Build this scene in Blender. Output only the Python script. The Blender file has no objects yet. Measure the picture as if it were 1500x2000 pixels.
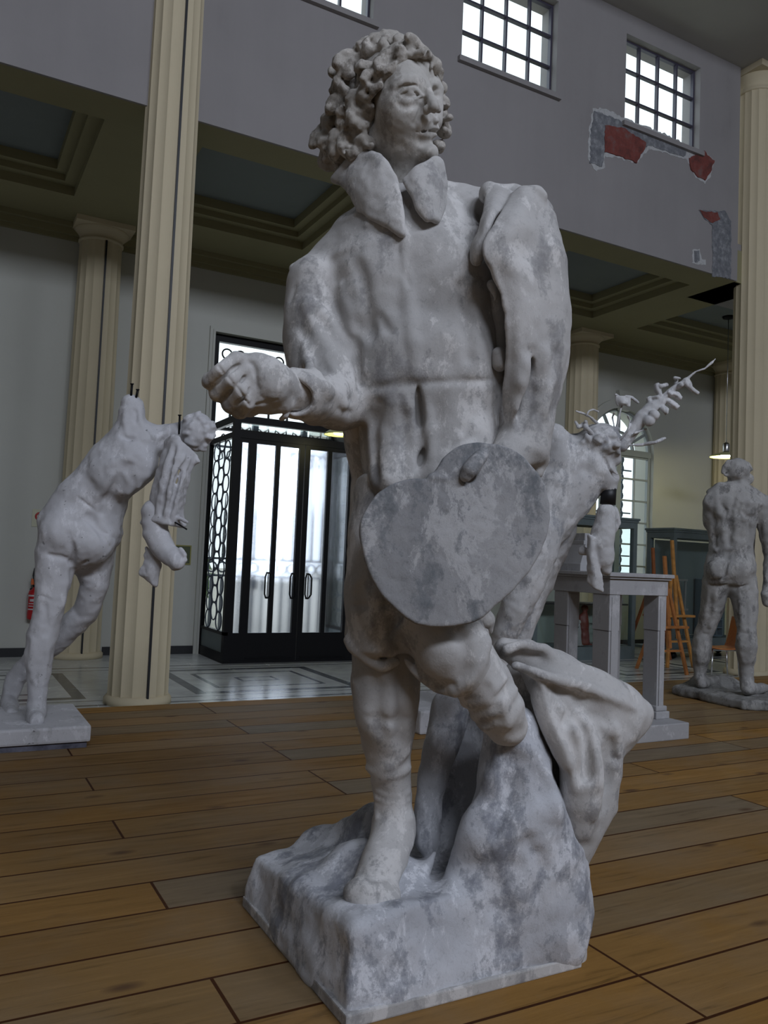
import bpy, bmesh, math, random
import numpy as np
from mathutils import Vector, Matrix
random.seed(7)
scn = bpy.context.scene
COL = scn.collection
# ---------------------------------------------------------------- camera (calibrated)
F0 = 1596.07
YAW, PIT, ROLL = [math.radians(a) for a in (28.543, 3.309, 2.416)]
CAM = np.array([0.0, 0.0, 0.95])
FW = np.array([math.sin(YAW) * math.cos(PIT), math.cos(YAW) * math.cos(PIT), math.sin(PIT)])
_r0 = np.array([math.cos(YAW), -math.sin(YAW), 0.0])
_u0 = np.cross(_r0, FW)
RT = math.cos(ROLL) * _r0 + math.sin(ROLL) * _u0
UP = -math.sin(ROLL) * _r0 + math.cos(ROLL) * _u0


def ray(u, v):
    return FW + RT * (u - 750) / F0 - UP * (v - 1000) / F0


def S(u, v, d):
    """world point seen at photo pixel (u, v), d metres deep"""
    return CAM + ray(u, v) * d


def on_y(u, v, y):
    r = ray(u, v)
    return CAM + r * y / r[1]


def on_z(u, v, z):
    r = ray(u, v)
    return CAM + r * (z - CAM[2]) / r[2]


# ---------------------------------------------------------------- tags
def tag(o, label=None, cat=None, group=None, kind=None):
    if label: o['label'] = label
    if cat: o['category'] = cat
    if group: o['group'] = group
    if kind: o['kind'] = kind
    return o


def empty(name, loc, label=None, cat=None, group=None, rz=0.0):
    o = bpy.data.objects.new(name, None)
    o.empty_display_size = 0.05
    COL.objects.link(o)
    o.location = Vector([float(c) for c in loc])
    o.rotation_euler = (0, 0, rz)
    o['_w'] = 0
    del o['_w']
    return tag(o, label, cat, group)


def link_mesh(name, me, mat, parent=None, smooth=False):
    o = bpy.data.objects.new(name, me)
    COL.objects.link(o)
    if mat is not None:
        me.materials.append(mat)
    if parent is not None:
        o.parent = parent
        o.matrix_parent_inverse = world_of(parent).inverted()
    if smooth:
        me.polygons.foreach_set('use_smooth', np.ones(len(me.polygons), dtype=bool))
    return o


def world_of(o):
    m = Matrix.LocRotScale(o.location, o.rotation_euler, None)
    if o.parent is not None:
        m = world_of(o.parent) @ o.matrix_parent_inverse @ m
    return m


class MB:
    """collects boxes / bars / tubes / lathes in world coordinates, then links ONE mesh object"""
    def __init__(s, j=1):
        s.v = []; s.f = []; s.sm = []; s.j = j

    def add(s, vs, fs, smooth=False):
        n = len(s.v)
        s.v += [tuple(float(c) for c in p) for p in vs]
        for f in fs:
            s.f.append(tuple(n + i for i in f)); s.sm.append(smooth)
        return s

    def box(s, x0, x1, y0, y1, z0, z1):
        g = s.j * (len(s.f) // 6 % 9) * 0.00013          # hairline oversize keeps joints from sharing a plane
        x0, x1, y0, y1, z0, z1 = x0 - g, x1 + g, y0 - g, y1 + g, z0 - g, z1 + g
        vs = [(x, y, z) for z in (z0, z1) for (x, y) in ((x0, y0), (x1, y0), (x1, y1), (x0, y1))]
        return s.add(vs, [(3, 2, 1, 0), (4, 5, 6, 7), (0, 1, 5, 4), (1, 2, 6, 5), (2, 3, 7, 6), (3, 0, 4, 7)])

    def bbox(s, x0, x1, y0, y1, z0, z1, b=0.006):
        """box with chamfered edges"""
        bm = bmesh.new()
        bmesh.ops.create_cube(bm, size=1.0)
        for v in bm.verts:
            v.co = Vector(((x0 + x1) / 2 + v.co.x * (x1 - x0), (y0 + y1) / 2 + v.co.y * (y1 - y0), (z0 + z1) / 2 + v.co.z * (z1 - z0)))
        bmesh.ops.bevel(bm, geom=bm.edges[:], offset=b, segments=2, affect='EDGES', profile=0.6)
        bm.verts.index_update()
        s.add([v.co[:] for v in bm.verts], [[v.index for v in f.verts] for f in bm.faces])
        bm.free()
        return s

    def obox(s, c, ax, ay, az, hx, hy, hz):
        c = np.array(c, float); ax, ay, az = [np.array(a, float) / np.linalg.norm(a) for a in (ax, ay, az)]
        vs = [c + ax * hx * i + ay * hy * j + az * hz * k for k in (-1, 1) for (i, j) in ((-1, -1), (1, -1), (1, 1), (-1, 1))]
        return s.add(vs, [(3, 2, 1, 0), (4, 5, 6, 7), (0, 1, 5, 4), (1, 2, 6, 5), (2, 3, 7, 6), (3, 0, 4, 7)])

    def bar(s, p, q, w, h):
        p = np.array(p, float); q = np.array(q, float); d = q - p
        up = np.array([0, 0, 1.0]) if abs(d[2]) < 0.9 * np.linalg.norm(d) else np.array([0, 1.0, 0])
        sx = np.cross(d, up)
        return s.obox((p + q) / 2, d, sx, np.cross(sx, d), np.linalg.norm(d) / 2, w / 2, h / 2)

    def tube(s, pts, r, n=8, cap=True):
        pts = [np.array(p, float) for p in pts]
        rr = r if hasattr(r, '__len__') else [r] * len(pts)
        vs, fs = [], []
        prev = None
        for i, p in enumerate(pts):
            t = pts[min(i + 1, len(pts) - 1)] - pts[max(i - 1, 0)]
            t = t / (np.linalg.norm(t) + 1e-12)
            if prev is None:
                a = np.cross(t, [0, 0, 1.0])
                if np.linalg.norm(a) < 1e-3: a = np.cross(t, [1.0, 0, 0])
            else:
                a = prev - t * (prev @ t)
            a /= np.linalg.norm(a); prev = a
            b = np.cross(t, a)
            for k in range(n):
                th = 2 * math.pi * k / n
                vs.append(p + rr[i] * (a * math.cos(th) + b * math.sin(th)))
        for i in range(len(pts) - 1):
            for k in range(n):
                k2 = (k + 1) % n
                fs.append((i * n + k, i * n + k2, (i + 1) * n + k2, (i + 1) * n + k))
        if cap:
            fs.append(tuple(range(n))[::-1]); fs.append(tuple((len(pts) - 1) * n + k for k in range(n)))
        return s.add(vs, fs, True)

    def lathe(s, c, prof, n=24):
        """profile [(r, z)] turned about the vertical through c"""
        vs, fs = [], []
        for (r, z) in prof:
            for k in range(n):
                th = 2 * math.pi * k / n
                vs.append((c[0] + r * math.cos(th), c[1] + r * math.sin(th), c[2] + z))
        for i in range(len(prof) - 1):
            for k in range(n):
                k2 = (k + 1) % n
                fs.append((i * n + k, i * n + k2, (i + 1) * n + k2, (i + 1) * n + k))
        fs.append(tuple(range(n))[::-1]); fs.append(tuple((len(prof) - 1) * n + k for k in range(n)))
        return s.add(vs, fs, True)

    def ring(s, c, axis, R, r, n=20, m=6):
        axis = np.array(axis, float); axis /= np.linalg.norm(axis)
        a = np.cross(axis, [0, 0, 1.0])
        if np.linalg.norm(a) < 1e-3: a = np.cross(axis, [1.0, 0, 0])
        a /= np.linalg.norm(a); b = np.cross(axis, a)
        vs, fs = [], []
        for i in range(n):
            t = 2 * math.pi * i / n; d = a * math.cos(t) + b * math.sin(t)
            for k in range(m):
                p = 2 * math.pi * k / m
                vs.append(np.array(c) + d * (R + r * math.cos(p)) + axis * r * math.sin(p))
        for i in range(n):
            for k in range(m):
                i2, k2 = (i + 1) % n, (k + 1) % m
                fs.append((i * m + k, i2 * m + k, i2 * m + k2, i * m + k2))
        return s.add(vs, fs, True)

    def prism(s, poly, axis, a0, a1):
        """2-D polygon extruded along axis 'x','y' or 'z' from a0 to a1"""
        n = len(poly)
        def mk(p, a):
            return {'x': (a, p[0], p[1]), 'y': (p[0], a, p[1]), 'z': (p[0], p[1], a)}[axis]
        vs = [mk(p, a0) for p in poly] + [mk(p, a1) for p in poly]
        fs = [tuple(range(n)), tuple(range(2 * n - 1, n - 1, -1))]
        for i in range(n):
            j = (i + 1) % n
            fs.append((i, n + i, n + j, j))
        return s.add(vs, fs)

    def build(s, name, mat, parent=None):
        me = bpy.data.meshes.new(name)
        me.from_pydata(s.v, [], s.f)
        me.polygons.foreach_set('use_smooth', np.array(s.sm, dtype=bool))
        bm = bmesh.new(); bm.from_mesh(me)
        bmesh.ops.recalc_face_normals(bm, faces=bm.faces[:])
        bm.to_mesh(me); bm.free()
        return link_mesh(name, me, mat, parent)


def struct(name, mb, mat):
    return tag(mb.build(name, mat), kind='structure')


# ---------------------------------------------------------------- sculpting volume
BIG = 0.12


class Vol:
    def __init__(s, lo, hi, h):
        s.lo = np.array(lo, float); s.h = h
        s.n = np.ceil((np.array(hi) - s.lo) / h).astype(int) + 1
        s.ax = [s.lo[i] + h * np.arange(s.n[i]) for i in range(3)]
        s.f = np.full(s.n, BIG, dtype=np.float32)

    def win(s, lo, hi):
        i0 = np.clip(np.floor((lo - s.lo) / s.h).astype(int), 0, s.n)
        i1 = np.clip(np.ceil((hi - s.lo) / s.h).astype(int) + 1, 0, s.n)
        if np.any(i1 <= i0): return None
        sl = tuple(slice(a, b) for a, b in zip(i0, i1))
        g = [s.ax[i][sl[i]].astype(np.float32) for i in range(3)]
        return sl, (g[0][:, None, None], g[1][None, :, None], g[2][None, None, :])

    def comb(s, sl, d, k, mode):
        f = s.f[sl]
        if mode == '+':
            h = np.clip(0.5 + 0.5 * (f - d) / k, 0, 1)
            s.f[sl] = f * (1 - h) + d * h - k * h * (1 - h)
        elif mode == '-':
            d = -d
            h = np.clip(0.5 - 0.5 * (f - d) / k, 0, 1)
            s.f[sl] = f * (1 - h) + d * h + k * h * (1 - h)
        elif mode == '&':
            h = np.clip(0.5 - 0.5 * (f - d) / k, 0, 1)
            s.f[sl] = f * (1 - h) + d * h + k * h * (1 - h)

    # limb / lump: spheres strung on a line, radius per node
    def cap(s, pts, k=0.012, mode='+'):
        P = [np.array(p[:3], float) for p in pts]; R = [p[3] for p in pts]
        if len(P) == 1: P.append(P[0] + 1e-5); R.append(R[0])
        rm = max(R) + k + 3 * s.h
        lo = np.min(P, 0) - rm; hi = np.max(P, 0) + rm
        w = s.win(lo, hi)
        if w is None: return s
        sl, (x, y, z) = w
        D = None
        for a, b, ra, rb in zip(P[:-1], P[1:], R[:-1], R[1:]):
            e = b - a; ee = e @ e
            t = np.clip(((x - a[0]) * e[0] + (y - a[1]) * e[1] + (z - a[2]) * e[2]) / ee, 0, 1)
            d = np.sqrt((x - a[0] - t * e[0]) ** 2 + (y - a[1] - t * e[1]) ** 2 + (z - a[2] - t * e[2]) ** 2) - (ra + t * (rb - ra))
            D = d if D is None else np.minimum(D, d)
        s.comb(sl, D, k, mode)
        return s

    # body section tube: node = (point, a across, b through) ; e = through direction
    def etube(s, nodes, k=0.015, mode='+', e=None, capk=0.35):
        P = [np.array(n[0], float) for n in nodes]
        if e is None:
            e = np.mean(P, 0) - CAM; e = e / np.linalg.norm(e)
        e = np.array(e, float); A = [n[1] for n in nodes]; B = [n[2] for n in nodes]
        rm = max(max(A), max(B)) + k + 3 * s.h
        w = s.win(np.min(P, 0) - rm, np.max(P, 0) + rm)
        if w is None: return s
        sl, (x, y, z) = w
        D = None
        for i in range(len(P) - 1):
            a, b = P[i], P[i + 1]
            t_ = b - a; L = np.linalg.norm(t_); t_ = t_ / L
            sd = np.cross(t_, e); sd /= np.linalg.norm(sd); dp = np.cross(sd, t_)
            X, Y, Z = x - a[0], y - a[1], z - a[2]
            ql = X * t_[0] + Y * t_[1] + Z * t_[2]
            qs = X * sd[0] + Y * sd[1] + Z * sd[2]
            qd = X * dp[0] + Y * dp[1] + Z * dp[2]
            t = np.clip(ql / L, 0, 1)
            aa = A[i] + t * (A[i + 1] - A[i]); bb = B[i] + t * (B[i + 1] - B[i])
            over = ql - t * L
            cc = np.minimum(aa, bb) * capk
            k0 = np.sqrt((qs / aa) ** 2 + (qd / bb) ** 2 + (over / cc) ** 2) + 1e-6
            k1 = np.sqrt((qs / aa ** 2) ** 2 + (qd / bb ** 2) ** 2 + (over / cc ** 2) ** 2) + 1e-6
            d = k0 * (k0 - 1) / k1
            D = d if D is None else np.minimum(D, d)
        s.comb(sl, D, k, mode)
        return s

    def ell(s, c, ax, rad, k=0.012, mode='+'):
        """ellipsoid; ax = three unit vectors"""
        c = np.array(c, float); rm = max(rad) + k + 3 * s.h
        w = s.win(c - rm, c + rm)
        if w is None: return s
        sl, (x, y, z) = w
        X, Y, Z = x - c[0], y - c[1], z - c[2]
        k0 = 0; k1 = 0
        for a, r in zip(ax, rad):
            q = X * a[0] + Y * a[1] + Z * a[2]
            k0 = k0 + (q / r) ** 2; k1 = k1 + (q / r ** 2) ** 2
        k0 = np.sqrt(k0) + 1e-6; k1 = np.sqrt(k1) + 1e-6
        s.comb(sl, k0 * (k0 - 1) / k1, k, mode)
        return s

    def slab(s, rows, r, k=0.008, n=(24, 24), mode='+'):
        """thick sheet through a grid of control points rows[i][j] (3-D), radius r (number or f(s,t))"""
        G = np.array(rows, float)
        G = resample(G, n[0], 0); G = resample(G, n[1], 1)
        m0, m1 = G.shape[:2]
        rr = np.array([[r(i / (m0 - 1), j / (m1 - 1)) if callable(r) else r for j in range(m1)] for i in range(m0)])
        lo = G.reshape(-1, 3).min(0) - rr.max() - k - 3 * s.h; hi = G.reshape(-1, 3).max(0) + rr.max() + k + 3 * s.h
        w = s.win(lo, hi)
        if w is None: return s
        sl, (x, y, z) = w
        T = np.full(s.f[sl].shape, BIG, np.float32)
        base = np.array([q.start for q in sl]); shp = np.array(T.shape)
        mg = k + 2.5 * s.h
        for p, ra in zip(G.reshape(-1, 3), rr.reshape(-1)):
            i0 = np.clip(np.floor((p - ra - mg - s.lo) / s.h).astype(int) - base, 0, shp)
            i1 = np.clip(np.ceil((p + ra + mg - s.lo) / s.h).astype(int) + 1 - base, 0, shp)
            if np.any(i1 <= i0): continue
            q = tuple(slice(a, b) for a, b in zip(i0, i1))
            d = np.sqrt((x[q[0]] - p[0]) ** 2 + (y[:, q[1]] - p[1]) ** 2 + (z[:, :, q[2]] - p[2]) ** 2) - ra
            T[q] = np.minimum(T[q], d)
        s.comb(sl, T, k, mode)
        return s

    def surf(s, u, v, d0, d1, default=None):
        """depth at which the sight line through (u, v) first enters the solid"""
        t = np.arange(d0, d1, s.h * 0.5)
        P = CAM + ray(u, v) * t[:, None]
        g = (P - s.lo) / s.h
        ok = np.all((g >= 0) & (g <= s.n - 1.001), 1)
        g = np.clip(g, 0, s.n - 1.001); i = g.astype(int); w = g - i
        val = 0
        for a in (0, 1):
            for b in (0, 1):
                for c in (0, 1):
                    val = val + s.f[i[:, 0] + a, i[:, 1] + b, i[:, 2] + c] * (w[:, 0] if a else 1 - w[:, 0]) * (w[:, 1] if b else 1 - w[:, 1]) * (w[:, 2] if c else 1 - w[:, 2])
        hit = np.where(ok & (val < 0))[0]
        return t[hit[0]] if len(hit) else default

    def stroke(s, pts, r, k=0.012, cut=False, sink=None, rng=None):
        """ridge (or groove when cut) drawn over the surface along photo pixels; 4th value scales r"""
        if rng is None:
            cs = [(np.array([s.ax[0][i], s.ax[1][j], s.ax[2][k_]]) - CAM) @ FW for i in (0, -1) for j in (0, -1) for k_ in (0, -1)]
            rng = (max(0.3, min(cs)), max(cs))
        P = np.array([p[:2] for p in pts], float)
        n = max(2, int(np.sum(np.hypot(*np.diff(P, axis=0).T)) / 9) + 1)
        if len(P) > 2: Q = resample(P, n, 0)
        else: Q = np.array([P[0] + (P[-1] - P[0]) * t for t in np.linspace(0, 1, n)])
        W = np.interp(np.linspace(0, 1, n), np.linspace(0, 1, len(pts)), [p[2] if len(p) > 2 else 1.0 for p in pts])
        ds = [s.surf(u, v, *rng) for u, v in Q]
        good = [d for d in ds if d is not None]
        if not good: return s
        md = np.median(good)
        ds = [d if d is not None and abs(d - md) < 0.16 else None for d in ds]
        idx = [i for i, d in enumerate(ds) if d is not None]
        if not idx: return s
        ds = np.interp(np.arange(n), idx, [ds[i] for i in idx])
        if n > 4: ds = np.convolve(np.pad(ds, 2, mode='edge'), np.ones(5) / 5, 'valid')
        f = (-0.25 if cut else 0.45) if sink is None else sink
        taper = np.sin(np.pi * np.clip(np.linspace(0.12, 0.88, n), 0, 1)) ** 0.5
        s.cap([N(u, v, d + f * px(r, d), max(0.8, r * w_ * t)) for (u, v), d, w_, t in zip(Q, ds, W, taper)], k=k, mode='-' if cut else '+')
        return s

    def halfspace(s, p, n, k=0.01):
        """keep the side n points away from"""
        p = np.array(p, float); n = np.array(n, float) / np.linalg.norm(n)
        sl = (slice(None),) * 3
        x, y, z = s.ax[0][:, None, None], s.ax[1][None, :, None], s.ax[2][None, None, :]
        d = ((x - p[0]) * n[0] + (y - p[1]) * n[1] + (z - p[2]) * n[2]).astype(np.float32)
        s.comb(sl, d, k, '&')
        return s

    def field(s, fn, k=0.01, mode='+'):
        x, y, z = s.ax[0][:, None, None], s.ax[1][None, :, None], s.ax[2][None, None, :]
        d = np.broadcast_to(fn(x, y, z), s.f.shape).astype(np.float32)
        s.comb((slice(None),) * 3, d, k, mode)
        return s

    def noise(s, size, amp, seed=0):
        rg = np.random.RandomState(seed)
        m = np.ceil(s.n * s.h / size).astype(int) + 2
        c = rg.uniform(-1, 1, m).astype(np.float32)
        for i in range(3):
            t = np.arange(s.n[i]) * s.h / size
            a = t.astype(int); w = (t - a); w = (w * w * (3 - 2 * w)).astype(np.float32)
            shp = [1, 1, 1]; shp[i] = -1; w = w.reshape(shp)
            c = np.take(c, a, i) * (1 - w) + np.take(c, a + 1, i) * w
        s.f += amp * c
        return s

    def blur(s, n=1):
        for _ in range(n):
            for i in range(3):
                a = np.moveaxis(s.f, i, 0)
                b = a.copy()
                b[1:-1] = 0.25 * a[:-2] + 0.5 * a[1:-1] + 0.25 * a[2:]
                s.f = np.moveaxis(b, 0, i)
        return s

    def mesh(s, name, mat, parent=None):
        f = s.f
        f[0] = f[-1] = BIG; f[:, 0] = f[:, -1] = BIG; f[:, :, 0] = f[:, :, -1] = BIG
        ins = f < 0
        cnt = np.zeros(tuple(s.n - 1), np.int8)
        cs = [(i, j, k) for i in (0, 1) for j in (0, 1) for k in (0, 1)]
        def cor(A, c):
            return A[tuple(slice(c[i], A.shape[i] - 1 + c[i]) for i in range(3))]
        for c in cs: cnt += cor(ins, c)
        act = (cnt > 0) & (cnt < 8)
        idx = np.argwhere(act)
        if len(idx) == 0: raise RuntimeError('empty volume ' + name)
        num = np.zeros((len(idx), 3)); den = np.zeros(len(idx))
        val = {c: f[idx[:, 0] + c[0], idx[:, 1] + c[1], idx[:, 2] + c[2]] for c in cs}
        for c in cs:
            for a in range(3):
                if c[a]: continue
                c2 = list(c); c2[a] = 1; c2 = tuple(c2)
                v0, v1 = val[c], val[c2]
                x = (v0 < 0) != (v1 < 0)
                t = np.where(x, v0 / np.where(x, v0 - v1, 1), 0)
                for b in range(3):
                    num[:, b] += np.where(x, (t if b == a else c[b]), 0)
                den += x
        V = s.lo + s.h * (idx + num / den[:, None])
        vid = np.full(act.shape, -1, np.int32); vid[act] = np.arange(len(idx))
        Q = []
        for a in range(3):
            b, c = (a + 1) % 3, (a + 2) % 3
            A0 = np.moveaxis(ins, (a, b, c), (0, 1, 2)); VD = np.moveaxis(vid, (a, b, c), (0, 1, 2))
            e0 = A0[:-1, 1:-1, 1:-1]; e1 = A0[1:, 1:-1, 1:-1]
            q = [VD[:, :-1, :-1], VD[:, 1:, :-1], VD[:, 1:, 1:], VD[:, :-1, 1:]]
            for m, order in ((e0 & ~e1, (0, 1, 2, 3)), (~e0 & e1, (3, 2, 1, 0))):
                Q.append(np.stack([q[o][m] for o in order], 1))
        Q = np.concatenate(Q)
        me = bpy.data.meshes.new(name)
        me.vertices.add(len(V)); me.loops.add(4 * len(Q)); me.polygons.add(len(Q))
        me.vertices.foreach_set('co', V.astype(np.float32).ravel())
        me.loops.foreach_set('vertex_index', Q.astype(np.int32).ravel())
        me.polygons.foreach_set('loop_start', np.arange(0, 4 * len(Q), 4, dtype=np.int32))
        me.polygons.foreach_set('use_smooth', np.ones(len(Q), dtype=bool))
        me.update(calc_edges=True)
        return link_mesh(name, me, mat, parent)


def resample(G, n, axis):
    """Catmull-Rom resample of a control grid along one axis"""
    G = np.moveaxis(G, axis, 0); m = G.shape[0]
    out = []
    for t in np.linspace(0, m - 1, n):
        i = min(int(t), m - 2); w = t - i
        p1, p2 = G[i], G[i + 1]
        p0 = G[i - 1] if i > 0 else 2 * p1 - p2
        p3 = G[i + 2] if i + 2 < m else 2 * p2 - p1
        out.append(0.5 * (2 * p1 + (p2 - p0) * w + (2 * p0 - 5 * p1 + 4 * p2 - p3) * w * w + (3 * p1 - p0 - 3 * p2 + p3) * w ** 3))
    return np.moveaxis(np.array(out), 0, axis)


def px(r, d):
    return r * d / F0


def N(u, v, d, r):
    """cap node from photo pixel, depth and pixel radius"""
    p = S(u, v, d)
    return (p[0], p[1], p[2], r * d / F0)


def E(u, v, d, a, b):
    """etube node from pixel, depth, pixel half-width a, metre half-depth b"""
    return (S(u, v, d), a * d / F0, b)


def sight(u, v):
    """right / up / away axes of the line of sight through a pixel"""
    f = ray(u, v); f = f / np.linalg.norm(f)
    r = RT - f * (RT @ f); r /= np.linalg.norm(r)
    return (r, np.cross(r, f), f)
# ---------------------------------------------------------------- materials
def new_mat(name):
    m = bpy.data.materials.new(name); m.use_nodes = True
    nt = m.node_tree
    return m, nt, nt.nodes['Principled BSDF']


def nd(nt, typ, **kw):
    n = nt.nodes.new(typ)
    for k, v in kw.items():
        if k in n.inputs: n.inputs[k].default_value = v
        else: setattr(n, k, v)
    return n


def ramp(nt, stops):
    r = nt.nodes.new('ShaderNodeValToRGB')
    el = r.color_ramp.elements
    while len(el) < len(stops): el.new(0.5)
    for e, (p, c) in zip(el, stops):
        e.position = p
        e.color = (c[0], c[1], c[2], 1) if hasattr(c, '__len__') else (c, c, c, 1)
    return r


def simple(name, col, rough=0.6, metal=0.0, var=0.0, scale=8.0, bump=0.0, spec=0.5):
    m, nt, b = new_mat(name)
    b.inputs['Roughness'].default_value = rough
    b.inputs['Metallic'].default_value = metal
    b.inputs['Specular IOR Level'].default_value = spec
    if var > 0 or bump > 0:
        tc = nd(nt, 'ShaderNodeTexCoord')
        ns = nd(nt, 'ShaderNodeTexNoise', Scale=scale, Detail=6.0, Roughness=0.6)
        nt.links.new(tc.outputs['Object'], ns.inputs['Vector'])
        r = ramp(nt, [(0.3, [c * (1 - var) for c in col]), (0.7, [min(1, c * (1 + var)) for c in col])])
        nt.links.new(ns.outputs['Fac'], r.inputs['Fac'])
        nt.links.new(r.outputs['Color'], b.inputs['Base Color'])
        if bump > 0:
            bp = nd(nt, 'ShaderNodeBump', Strength=bump, Distance=0.01)
            nt.links.new(ns.outputs['Fac'], bp.inputs['Height'])
            nt.links.new(bp.outputs['Normal'], b.inputs['Normal'])
    else:
        b.inputs['Base Color'].default_value = (*col, 1)
    return m


def plaster(name, light, mid, dark, grime=0.5, scale=6.0, bump=0.5, spots=0.0):
    """old cast plaster: greyed ground, chalky rubbed smears with ragged edges, dark grime patches, brush scratches"""
    m, nt, b = new_mat(name)
    L = nt.links.new
    b.inputs['Roughness'].default_value = 0.85
    b.inputs['Specular IOR Level'].default_value = 0.2
    tc = nd(nt, 'ShaderNodeTexCoord')
    mp = nd(nt, 'ShaderNodeMapping'); mp.inputs['Scale'].default_value = (1.0, 1.0, 0.55); mp.inputs['Rotation'].default_value = (0.3, 0.5, 0.2)
    L(tc.outputs['Object'], mp.inputs['Vector'])

    def noise(sc, det, rough, dist, src):
        n = nd(nt, 'ShaderNodeTexNoise', Scale=sc, Detail=det, Roughness=rough, Distortion=dist)
        L(src, n.inputs['Vector']); return n.outputs['Fac']

    def mixc(a, c, f):
        x = nd(nt, 'ShaderNodeMixRGB')
        for q, k in ((a, 'Color1'), (c, 'Color2'), (f, 'Fac')):
            if isinstance(q, tuple): x.inputs[k].default_value = (*q, 1)
            else: L(q, x.inputs[k])
        return x.outputs['Color']
    P = tc.outputs['Object']
    smear = noise(scale * 1.3, 12.0, 0.76, 0.25, mp.outputs['Vector'])
    soft = noise(scale * 0.45, 4.0, 0.5, 0.3, P)
    grim = noise(scale * 1.5, 10.0, 0.66, 0.12, mp.outputs['Vector'])
    rag = noise(scale * 7.0, 8.0, 0.8, 0.3, P)
    ga = nd(nt, 'ShaderNodeMath', operation='MULTIPLY_ADD'); ga.inputs[1].default_value = 0.38; ga.inputs[2].default_value = -0.19
    L(rag, ga.inputs[0])
    gb = nd(nt, 'ShaderNodeMath', operation='ADD'); L(grim, gb.inputs[0]); L(ga.outputs[0], gb.inputs[1]); grim = gb.outputs[0]
    fine = noise(scale * 12, 6.0, 0.75, 0.8, P)
    # ground tone drifts gently between mid and light
    r0 = ramp(nt, [(0.38, 1.0), (0.62, 0.0)]); L(soft, r0.inputs['Fac'])
    c = mixc(light, mid, r0.outputs['Color'])
    # chalky smears
    hi = tuple(min(0.85, q * 1.2) for q in light)
    t = 0.55 - 0.03 * grime
    r1 = ramp(nt, [(t, 0.0), (t + 0.035, 0.85)]); L(smear, r1.inputs['Fac'])
    c = mixc(c, hi, r1.outputs['Color'])
    # grime
    t = 0.615 - 0.09 * grime
    r2 = ramp(nt, [(t, 0.0), (t + 0.03, 0.45), (t + 0.13, 0.95)]); L(grim, r2.inputs['Fac'])
    c = mixc(c, dark, r2.outputs['Color'])
    # fine dust
    r3 = ramp(nt, [(0.30, 0.78), (0.46, 1.0), (0.7, 1.04)]); L(fine, r3.inputs['Fac'])
    mm = nd(nt, 'ShaderNodeMixRGB', blend_type='MULTIPLY'); mm.inputs['Fac'].default_value = min(1.0, 0.35 + 0.6 * grime)
    L(c, mm.inputs['Color1']); L(r3.outputs['Color'], mm.inputs['Color2'])
    c = mm.outputs['Color']
    if spots > 0:
        sr = ramp(nt, [(0.70 - 0.06 * spots, 1.0), (0.74 - 0.06 * spots, 0.25)]); L(noise(38.0, 3.0, 0.6, 0.0, P), sr.inputs['Fac'])
        mu = nd(nt, 'ShaderNodeMixRGB', blend_type='MULTIPLY'); mu.inputs['Fac'].default_value = 0.8
        L(c, mu.inputs['Color1']); L(sr.outputs['Color'], mu.inputs['Color2']); c = mu.outputs['Color']
    L(c, b.inputs['Base Color'])
    bp = nd(nt, 'ShaderNodeBump', Strength=bump, Distance=0.005)
    L(smear, bp.inputs['Height'])
    bp2 = nd(nt, 'ShaderNodeBump', Strength=bump * 0.8, Distance=0.004)
    L(grim, bp2.inputs['Height']); L(bp.outputs['Normal'], bp2.inputs['Normal'])
    bp3 = nd(nt, 'ShaderNodeBump', Strength=bump * 0.5, Distance=0.002)
    L(fine, bp3.inputs['Height']); L(bp2.outputs['Normal'], bp3.inputs['Normal'])
    L(bp3.outputs['Normal'], b.inputs['Normal'])
    return m


M = {}
M['plaster'] = plaster('aged_plaster', (0.535, 0.52, 0.505), (0.42, 0.41, 0.40), (0.26, 0.255, 0.255), 0.7, 6.0, 0.55)
M['plaster_base'] = plaster('base_plaster', (0.58, 0.585, 0.61), (0.435, 0.445, 0.475), (0.235, 0.245, 0.275), 1.0, 7.0, 0.8)
M['plaster_hair'] = plaster('hair_plaster', (0.46, 0.43, 0.39), (0.36, 0.335, 0.30), (0.17, 0.15, 0.125), 0.9, 14.0, 0.8)
M['plaster_face'] = plaster('face_plaster', (0.50, 0.48, 0.45), (0.43, 0.41, 0.38), (0.27, 0.25, 0.225), 0.6, 9.0, 0.3)
M['plaster_palette'] = plaster('palette_plaster', (0.38, 0.375, 0.375), (0.26, 0.26, 0.265), (0.145, 0.155, 0.165), 1.0, 7.0, 0.7)
M['plaster_white'] = plaster('white_plaster', (0.56, 0.555, 0.57), (0.50, 0.495, 0.51), (0.36, 0.355, 0.355), 0.15, 8.0, 0.35, spots=0.35)
M['plaster_grey'] = plaster('grey_plaster', (0.38, 0.37, 0.355), (0.30, 0.295, 0.285), (0.16, 0.155, 0.15), 0.75, 9.0, 0.6)
M['plaster_clean'] = plaster('clean_plaster', (0.40, 0.395, 0.40), (0.37, 0.365, 0.37), (0.31, 0.305, 0.31), 0.1, 5.0, 0.1)
M['plaster_pale'] = plaster('pale_plaster', (0.55, 0.545, 0.545), (0.46, 0.455, 0.455), (0.27, 0.275, 0.29), 0.7, 8.0, 0.5)
M['plaster_slab'] = plaster('dusty_slab_plaster', (0.27, 0.265, 0.25), (0.20, 0.195, 0.185), (0.11, 0.105, 0.10), 0.9, 9.0, 0.7)
# ================================================================ ROOM
FL = -0.4            # tiled floor level (boards of the platform are z = 0)
YB = 10.75           # back wall of the aisle
YG = 7.39            # clerestory wall over the colonnade
ZS = 4.95            # soffit of the aisle
ZC = 7.97            # ceiling line over the clerestory
X0, X1 = -7.0, 13.6
YR = -6.5            # wall behind the camera


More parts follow.
